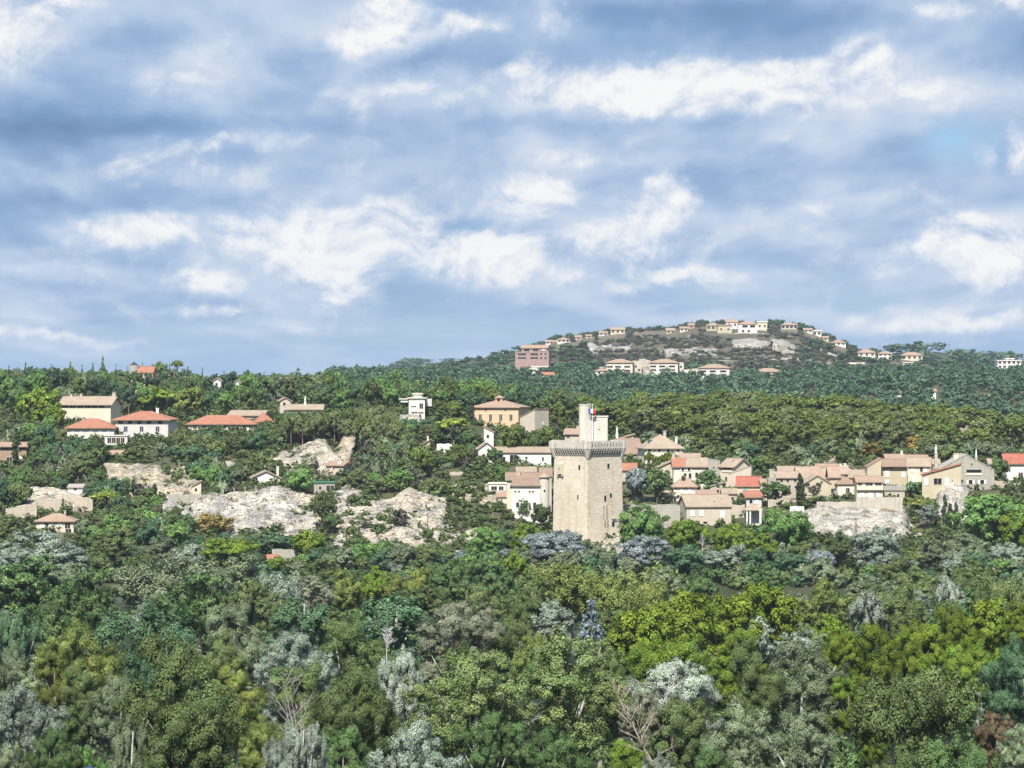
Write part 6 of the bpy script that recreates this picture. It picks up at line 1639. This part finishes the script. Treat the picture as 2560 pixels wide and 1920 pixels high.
far('cream house strip behind the pine wood crest', 1953, 1976, 962, 956, 952, Y=2300, wall='cream', depth=8, auto=(2, 1, 1.0, .8, 'dark'))


def skyline_manor():
    Y = 1380; k = Y / F
    root = house('stone manor with red roof on the wooded skyline', 342, 382, 950, 930, 916, Y, 'pink_wall', 'tile_red', 'gx', 8, -6, [(.3, .6, .9, 1.2, 'dark'), (.7, .6, .9, 1.2, 'dark')], .3, 'manor', 'house', sink=8)
    m = MB(); m.cyl(-32 * k + .1, 3, 13 * k, -8, 37 * k, 20); m.build('round_tower', 'grey_stone', root)
    m = MB(); m.cyl(-32 * k + .1, 3, 10 * k, 37 * k, 38 * k, 20); m.cyl(-32 * k + .1, 3, 10 * k, 38 * k + .003, 46 * k, 20, .08); m.build('tower_roof', 'tile_dark', root)
    m = MB(); m.box(-25 * k, -20 * k - .05, 1, 6, -8, 26 * k); m.build('link_wall', 'grey_stone', root)
    m = MB(); m.prism([(-20 * k, -3), (20 * k, -3), (20 * k, -.02), (-20 * k, -.02)], -8, 3 * k); m.build('terrace', 'grey_stone', root)
    keep(308, 384, 903, 946, Y)


skyline_manor()


def small_car(label, px, py, Y, mat):
    """parked car glimpsed between the trees"""
    x = X(px, Y); r = empty('parked_car', (x, Y, tz(x, Y) + .02), .5); tag(r, label, 'car')
    prof = [(-2.0, .35), (2.0, .35), (2.05, .7), (1.25, .85), (.7, 1.4), (-1.1, 1.42), (-1.9, .95)]
    m = MB(); n = len(prof); m.add([(a, -.82, b) for a, b in prof] + [(a, .82, b) for a, b in prof], [tuple(range(n)), tuple(range(2 * n - 1, n - 1, -1))] + [((i + 1) % n, i, i + n, (i + 1) % n + n) for i in range(n)]); m.build('body', mat, r)
    m = MB(); m.box(-.9, .6, -.835, .835, .92, 1.28); m.build('side_window', 'glass', r)
    for a in (-1.25, 1.25):
        for b in (-.78, .78):
            m = MB(); pts = [(a + .32 * math.cos(t), .32 + .32 * math.sin(t)) for t in np.linspace(0, 2 * math.pi, 13)[:-1]]; q = len(pts)
            m.add([(u, b - .1, v) for u, v in pts] + [(u, b + .1, v) for u, v in pts], [tuple(range(q)), tuple(range(2 * q - 1, q - 1, -1))] + [((i + 1) % q, i, i + q, (i + 1) % q + q) for i in range(q)]); m.build('wheel', 'iron', r)
# ---------------------------------------------------------------- woods, hedges and scrub between the single trees
def allowed(px, py, w, base, Y, pad=3):
    for (l, r, t, b, yk) in KEEP:
        if px + w * .42 > l - pad and px - w * .42 < r + pad:
            if Y < yk - 1 and py < b - 4 and base > t: return False
            if yk - 2 <= Y <= yk + 14: return False
    return True


KIND_NAME = {'round': 'broadleaf_tree', 'dense': 'broadleaf_tree', 'bush': 'shrub', 'pine': 'pine_tree', 'umbrella': 'pine_tree', 'spruce': 'spruce_tree', 'airy': 'poplar_tree', 'poplar': 'poplar_tree', 'willow': 'willow_tree'}


def fill(n, pxr, Yr, hr, wr, kinds, label, group, name, seed, mind=.6, cond=None, cat='tree'):
    """up to n trees of one wood, spread over photo columns pxr and distances Yr"""
    rg = random.Random(seed); done = []
    tries = 0
    while len(done) < n and tries < n * 40:
        tries += 1
        Y = rg.uniform(*Yr); px = rg.uniform(*pxr); x = X(px, Y)
        h = rg.uniform(*hr); wm = rg.uniform(*wr) * (h / (sum(hr) / 2)) ** .5
        if any((x - a) ** 2 + (Y - b) ** 2 < (mind * (wm + c) / 2) ** 2 for a, b, c in done): continue
        zb = tz(x, Y); base = 960 + (CZ - zb) * F / Y; py = base - h * F / Y; w = wm * F / Y
        if cond and not cond(px, py, base, Y): continue
        if not allowed(px, py, w, base, Y): continue
        key, mat = rg.choice(kinds); done.append((x, Y, wm))
        nm = KIND_NAME[key.split('_')[0]]
        if nm == 'broadleaf_tree' and seed in (3, 4, 17): nm = 'woodland_tree'
        if nm == 'broadleaf_tree' and seed in (11, 12): nm = 'riverside_tree'
        if nm == 'broadleaf_tree' and ('grey' in mat or 'silver' in mat): nm = 'olive_tree'
        if nm == 'broadleaf_tree' and mat in ('leaf_dark', 'leaf_darkolive') and 800 < Y: nm = 'oak_tree'
        tree(nm, label, key, mat, x, Y, zb + h, wm, group, zb, cat)
    return len(done)


def top_ok(lim):
    """keeps tree tops below a skyline given as (column, row) points"""
    return lambda px, py, base, Y: py > np.interp(px, [q[0] for q in lim], [q[1] for q in lim])


# pine wood behind the village
fill(190, (1430, 2640), (1062, 1335), (7.5, 11.5), (9, 13), [('pine_hill', 'leaf_pine')] * 3 + [('pine_hill', 'leaf_pinewood'), ('umbrella_hill', 'leaf_pine')],
     'dark green pine in the dense pine wood on the ridge behind the village', 'pines of the ridge wood', 'pine_tree', 1, .52,
     lambda px, py, b, Y: py > np.interp(px, [1430, 1500, 1900, 2000, 2100, 2240, 2370, 2560], [985, 962, 960, 948, 960, 985, 992, 1025]) and Y > np.interp(px, [1430, 1600, 1700, 2000, 2300, 2560], [1130, 1120, 1075, 1062, 1075, 1062]))
# row of pines above the tilted rocks
fill(85, (316, 1000), (1030, 1080), (8.5, 12), (4.5, 7), [('pine_hill', 'leaf_pinewood')] * 3 + [('round_hill', 'leaf_darkolive'), ('pine_hill', 'leaf_pine')],
     'grey green pine in the row along the top of the yellow rocks', 'pines above the yellow rocks', 'pine_tree', 2, .5,
     top_ok([(316, 1085), (400, 1068), (520, 1052), (640, 1040), (800, 1020), (1000, 1000)]))
# wood on the skyline
fill(130, (-60, 860), (1150, 1490), (9, 14), (6, 10), [('round_hill', 'leaf_dark'), ('dense_hill', 'leaf_dark'), ('dense_hill', 'leaf_forest'), ('pine_hill', 'leaf_pinewood'), ('round_hill', 'leaf_darkolive'), ('spruce_hill', 'leaf_dark'), ('round_hill', 'leaf_grey'), ('dense_hill', 'leaf_green')],
     'dark green tree in the mixed wood along the skyline', 'trees of the skyline wood', 'broadleaf_tree', 3, .52,
     top_ok([(-60, 915), (120, 912), (300, 922), (400, 912), (500, 920), (620, 930), (860, 922)]))
fill(75, (-60, 900), (1395, 1450), (5, 9), (6, 10), [('dense_hill', 'leaf_forest'), ('round_hill', 'leaf_dark'), ('dense_hill', 'leaf_dark'), ('pine_hill', 'leaf_pinewood')],
     'dark tree on the very crest of the wooded skyline', 'trees on the skyline crest', 'woodland_tree', 17, .45,
     top_ok([(-60, 908), (300, 914), (420, 906), (620, 922), (900, 918)]))
fill(95, (820, 1470), (1125, 1560), (8, 13), (6, 10), [('dense_hill', 'leaf_forest'), ('dense_hill', 'leaf_green'), ('round_hill', 'leaf_darkolive'), ('pine_hill', 'leaf_pine'), ('pine_hill', 'leaf_pinewood'), ('dense_hill', 'leaf_dark')],
     'green tree in the mixed wood around the orange villa', 'trees of the villa wood', 'broadleaf_tree', 4, .52,
     top_ok([(820, 925), (1000, 920), (1100, 935), (1300, 945), (1470, 955)]))
# slopes
MIX = [('round_hill', 'leaf_darkolive'), ('dense_hill', 'leaf_dark'), ('round_hill', 'leaf_grey'), ('dense_hill', 'leaf_teal'), ('round_hill', 'leaf_olive'), ('pine_hill', 'leaf_pinewood'), ('dense_hill', 'leaf_green'), ('bush', 'leaf_scrub'), ('bush', 'leaf_grey')]
fill(190, (-40, 470), (875, 1085), (4, 9), (4.5, 8), MIX, 'green tree in the thicket on the terraced slope by the yellow house', 'trees of the terraced slope', 'broadleaf_tree', 5, .42,
     lambda px, py, b, Y: not (255 < px < 470 and 976 < Y < 1030) and not (55 < px < 235 and 925 < Y < 968))
fill(190, (470, 1385), (958, 1085), (3.5, 7), (4, 7), MIX, 'green tree on the rocky garden slope above the cream cliff', 'trees of the rocky gardens', 'broadleaf_tree', 6, .42,
     lambda px, py, b, Y: not (550 < px < 890 and 985 < Y < 1035))
fill(80, (380, 1260), (846, 925), (3, 6), (4, 6.5), MIX[:6], 'low green tree along the foot of the cliffs', 'trees at the foot of the cliffs', 'broadleaf_tree', 7, .5,
     lambda px, py, b, Y: py > np.interp(px, [380, 480, 640, 790, 850, 1000, 1170, 1260], [1300, 1328, 1334, 1336, 1382, 1368, 1358, 1290]))
fill(60, (1560, 2600), (1003, 1070), (3.5, 7), (4.5, 8), [('dense_hill', 'leaf_grey'), ('dense_hill', 'leaf_olive'), ('round_hill', 'leaf_darkolive'), ('dense_hill', 'leaf_teal'), ('bush', 'leaf_grey')],
     'grey green rounded tree between the village and the pine wood', 'trees behind the village', 'broadleaf_tree', 8, .45)
fill(40, (1560, 2600), (925, 1000), (1.5, 3.5), (2, 4), [('bush', 'leaf_green'), ('bush', 'leaf_grey'), ('bush', 'leaf_darkolive'), ('bush', 'leaf_dark')],
     'garden shrub among the village houses', 'garden shrubs of the village', 'shrub', 9, .6, cat='shrub')
fill(14, (830, 1170), (905, 955), (1.2, 2.6), (1.6, 3.2), [('bush', 'leaf_scrub'), ('bush', 'leaf_grey'), ('bush', 'leaf_darkolive')],
     'small shrub clinging to the cream cliff', 'shrubs on the cliffs', 'shrub', 10, .6, lambda px, py, b, Y: 1262 < py, cat='shrub')
fill(95, (-40, 2640), (838, 885), (4, 8), (5, 8), [('round_hill', 'leaf_grey'), ('dense_hill', 'leaf_silver'), ('dense_hill', 'leaf_teal'), ('round_hill', 'leaf_olive'), ('dense_hill', 'leaf_green')],
     'low bushy tree on the far river bank', 'low trees of the far bank', 'broadleaf_tree', 11, .5,
     lambda px, py, b, Y: py > np.interp(px, [0, 300, 700, 1200, 1380, 1560, 2000, 2300, 2560], [1345, 1350, 1365, 1350, 1370, 1372, 1340, 1350, 1330]))
fill(110, (-40, 2640), (831, 843), (2.5, 5), (4, 7), [('bush', 'leaf_grey'), ('bush', 'leaf_dark'), ('bush', 'leaf_teal'), ('bush', 'leaf_olive')],
     'low shrub overhanging the water on the far bank', 'shrubs along the water', 'shrub', 13, .45, lambda px, py, b, Y: not (2290 < px < 2350), cat='shrub')
fill(26, (440, 1240), (910, 950), (1.0, 2.2), (1.5, 3.2), [('bush', 'leaf_scrub'), ('bush', 'leaf_grey'), ('bush', 'leaf_olive')],
     'small shrub growing out of a crack in the cliffs', 'shrubs in the cliff cracks', 'shrub', 16, .5, cat='shrub')
fill(85, (440, 1400), (957, 1010), (1.8, 4.5), (2.6, 6), [('bush', 'leaf_scrub'), ('bush', 'leaf_grey'), ('bush', 'leaf_darkolive'), ('bush', 'leaf_olive')],
     'shrub rooted on ledges and edges of the cliffs', 'shrubs on the cliff edges', 'shrub', 14, .5, cat='shrub')
fill(26, (2000, 2440), (918, 950), (1.5, 3.4), (2.2, 4.5), [('bush', 'leaf_scrub'), ('bush', 'leaf_grey'), ('bush', 'leaf_darkolive')],
     'shrub at the foot of the white village cliffs', 'shrubs at the village cliffs', 'shrub', 15, .5, cat='shrub')
# filler between the island trees
fill(130, (-120, 2680), (290, 765), (8, 12.5), (8, 12), [('round_mid', 'leaf_dark'), ('round_mid', 'leaf_darkolive'), ('round_mid', 'leaf_grey'), ('round_mid', 'leaf_olive'), ('dense_mid', 'leaf_dark'), ('airy_mid', 'leaf_silver')],
     'lower green tree filling a gap in the island wood', 'understorey trees of the island', 'broadleaf_tree', 12, .6)


def many(name, label, pts, key_kinds, seed, leaf, n_leaf, mat, Hs, Ws):
    """one mass of uncountable crowns as a single mesh"""
    rng = np.random.default_rng(seed); banks = []
    for kk in key_kinds:
        for j in range(2):
            V, _, _ = leaves(kk, 1.0, .5, n_leaf, leaf, rng, 8); banks.append((V, LN[0]))
    out = []; outn = []
    for (x, Y, z) in pts:
        V, N = banks[rng.integers(0, len(banks))]; h = rng.uniform(*Hs); w = rng.uniform(*Ws); a = rng.uniform(0, 6.283)
        ca, sa = math.cos(a), math.sin(a); U = V.copy()
        U[:, 0] = (V[:, 0] * ca - V[:, 1] * sa) * w + x; U[:, 1] = (V[:, 0] * sa + V[:, 1] * ca) * w + Y; U[:, 2] = V[:, 2] * h + z - .3
        M_ = N.copy(); M_[:, 0] = N[:, 0] * ca - N[:, 1] * sa; M_[:, 1] = N[:, 0] * sa + N[:, 1] * ca; outn.append(M_)
        out.append(U)
    V = np.concatenate(out); o = link(name, np_mesh(name, V, np.arange(len(V)).reshape(-1, 4), False, np.concatenate(outn)), None, mat); tag(o, label, None, None, 'stuff')
    return o


def scatter_pts(n, pxr, Yr, seed, cond=None, mind=0):
    rg = np.random.default_rng(seed); Y = np.sqrt(rg.uniform(Yr[0] ** 2, Yr[1] ** 2, n)); px = rg.uniform(*pxr, n)
    x = X(px, Y); z = terrain(x, Y); py = 960 + (CZ - z) * F / Y
    ok = np.ones(n, bool)
    if cond is not None: ok &= cond(px, Y, z, py)
    for (l, r, t, b, yk) in KEEP:
        if yk > 1600: ok &= ~((px > l - 5) & (px < r + 5) & (Y < yk + 16) & (Y > yk - (95 if yk > 2700 else 40)))
    return list(zip(x[ok], Y[ok], z[ok]))


many('far_forest', 'blue green forest on the plain below the far hill', scatter_pts(1000, (820, 2700), (1590, 2440), 1), ['dense', 'round', 'pine'], 1, .085, 300, 'leaf_forest', (7, 11), (9, 15))
many('hill_forest', 'dark trees covering the flanks of the far hill', scatter_pts(800, (820, 2700), (2440, 3160), 2, lambda px, Y, z, py: ((px < 1480) | (px > 2010) | (z < 62))), ['dense', 'round'], 2, .10, 200, 'leaf_forest', (4, 7), (8, 14))
many('hill_scrub', 'low grey green scrub on the dry slope of the far hill', scatter_pts(2600, (1400, 2140), (2460, 3190), 3, lambda px, Y, z, py: np.random.default_rng(5).uniform(0, 1, len(px)) < .75), ['bush'], 3, .17, 60, 'leaf_scrub', (2, 4.5), (4, 8))
many('distant_forest', 'dark blue woods on the most distant hills', scatter_pts(900, (800, 2700), (3900, 5450), 4, lambda px, Y, z, py: z > 58), ['dense'], 4, .14, 70, 'leaf_forest', (8, 14), (20, 34))
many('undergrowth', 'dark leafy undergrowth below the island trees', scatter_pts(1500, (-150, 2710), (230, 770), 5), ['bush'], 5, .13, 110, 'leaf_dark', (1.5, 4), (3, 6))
many('slope_scrub', 'low dry scrub and grass tufts on the slopes', scatter_pts(9500, (-100, 2660), (842, 1330), 6), ['bush'], 6, .13, 75, 'leaf_darkolive', (1.2, 3.4), (2.4, 6))


# bare dead branches
def bare(label, px, py, base_h, Y, lean, bark, seed, spread_=.5, name='bare_tree'):
    x = X(px, Y); z0 = tz(x, Y); H = Z(py, Y) - z0; rg = random.Random(seed)
    root = empty(name, (x - lean * H, Y, z0)); tag(root, label, 'tree')
    m = MB(); e = Vector((lean * H, 0, H)); m.tube([(0, 0, -.5), e * .35 + Vector((.2, 0, .4)), e * .7, e], [.17, .12, .07, .02], 6); m.build('trunk', bark, root)
    b = MB()
    for i in range(26):
        t = rg.uniform(base_h, .97); s = e * t; d = Vector((rg.uniform(-1, 1), rg.uniform(-.6, .6), rg.uniform(.25, 1.1))).normalized(); L = H * spread_ * (1.15 - t) * rg.uniform(.6, 1.1)
        q = s + d * L; mid = s + d * L * .5 + Vector((rg.uniform(-.3, .3), 0, rg.uniform(-.2, .4))); b.tube([s, mid, q], [.06 * (1.2 - t), .04, .012], 4)
        for j in range(4):
            u = s.lerp(q, rg.uniform(.4, .95)); dd = (d + Vector((rg.uniform(-.9, .9), rg.uniform(-.5, .5), rg.uniform(-.2, .8)))).normalized(); b.tube([u, u + dd * L * .4], [.022, .008], 3)
    b.build('branches', bark, root)


bare('dead brown tree with bare sloping branches beside the silver white tree', 1520, 1690, .55, 326, -.5, 'bark_dead', 1, .32)
bare('bare grey branches of a dead tree above the whitish forked poplar', 705, 1690, .55, 345, -.22, 'bark_grey', 2, .55)
bare('two forked white dead limbs in the top of the dark open poplar', 968, 1556, .86, 392, .02, 'bark_white', 3, .2)
bare('pale dead branch in front of the yellow green tree below the village', 1757, 1338, .4, 858, .05, 'bark_white', 4, .35)
bare('white bare limbs standing out of the silver white tree', 1675, 1668, .7, 368, .08, 'bark_white', 5, .35)

small_car('white car glimpsed under the trees at the bottom edge', 598, 1905, 300, 'car_white')
r_ = empty('canopy', (X(224, 322), 322, Z(1916, 322) - 2.4)); tag(r_, 'small blue canopy glimpsed between trees at the bottom edge', 'canopy')
m = MB(); m.prism([(-.8, -.6), (.8, -.6), (.8, .6), (-.8, .6)], 2.0, 2.4, 0, [(-.1, -.1), (.1, -.1), (.1, .1), (-.1, .1)]); m.build('cover', 'awning_blue', r_)
for a in (-.7, .7):
    for b in (-.5, .5):
        m = MB(); m.cyl(a, b, .03, tz(r_.location.x, 322) - r_.location.z, 1.998, 6); m.build('leg', 'iron', r_)


# thin blue air between the camera and the hills
m, g = newmat('haze_air')
pv = g.node('ShaderNodeVolumePrincipled', {'Color': (.72, .84, 1.0, 1), 'Density': .000036, 'Anisotropy': .1})
g.node('ShaderNodeOutputMaterial', {'Volume': pv.outputs[0]})
hb = MB(); hb.box(-2600, 2600, -500, 7300, -12, 128); tag(hb.build('haze', 'haze_air'), 'thin pale blue haze in the air before the far hills', None, None, 'stuff')


# trees among the hilltop houses
_rg = random.Random(21)
for px, py in ((1384, 848), (1430, 846), (1458, 838), (1490, 834), (1520, 826), (1575, 826), (1600, 824), (1625, 826), (1650, 828), (1742, 806), (1754, 803), (1762, 806), (1806, 806), (1842, 812), (1912, 806), (1926, 800), (1938, 812), (1948, 816), (2000, 818),
               (2002, 826), (2060, 842), (2076, 852), (2126, 866), (2240, 884), (2320, 890), (1700, 826), (1716, 818)):
    Y = _rg.uniform(3085, 3150); x = X(px, Y); zt = max(Z(py, Y), tz(x, Y) + 5)
    tree('hilltop_tree', 'dark tree between the houses along the top of the far hill', _rg.choice(['dense_hill', 'round_hill', 'cypress_hill' if px in (1926, 1742) else 'dense_hill']), 'leaf_forest', x, Y, zt, _rg.uniform(9, 15) if px not in (1926, 1742) else 5, 'trees on the far hilltop')

many('outer_woods', 'green woods continuing along the slopes and the island beyond the edges of the view', scatter_pts(700, (2700, 3500), (330, 1600), 31) + scatter_pts(700, (-950, -150), (330, 1600), 32), ['round', 'dense'], 31, .07, 260, 'leaf_dark', (8, 14), (8, 13))
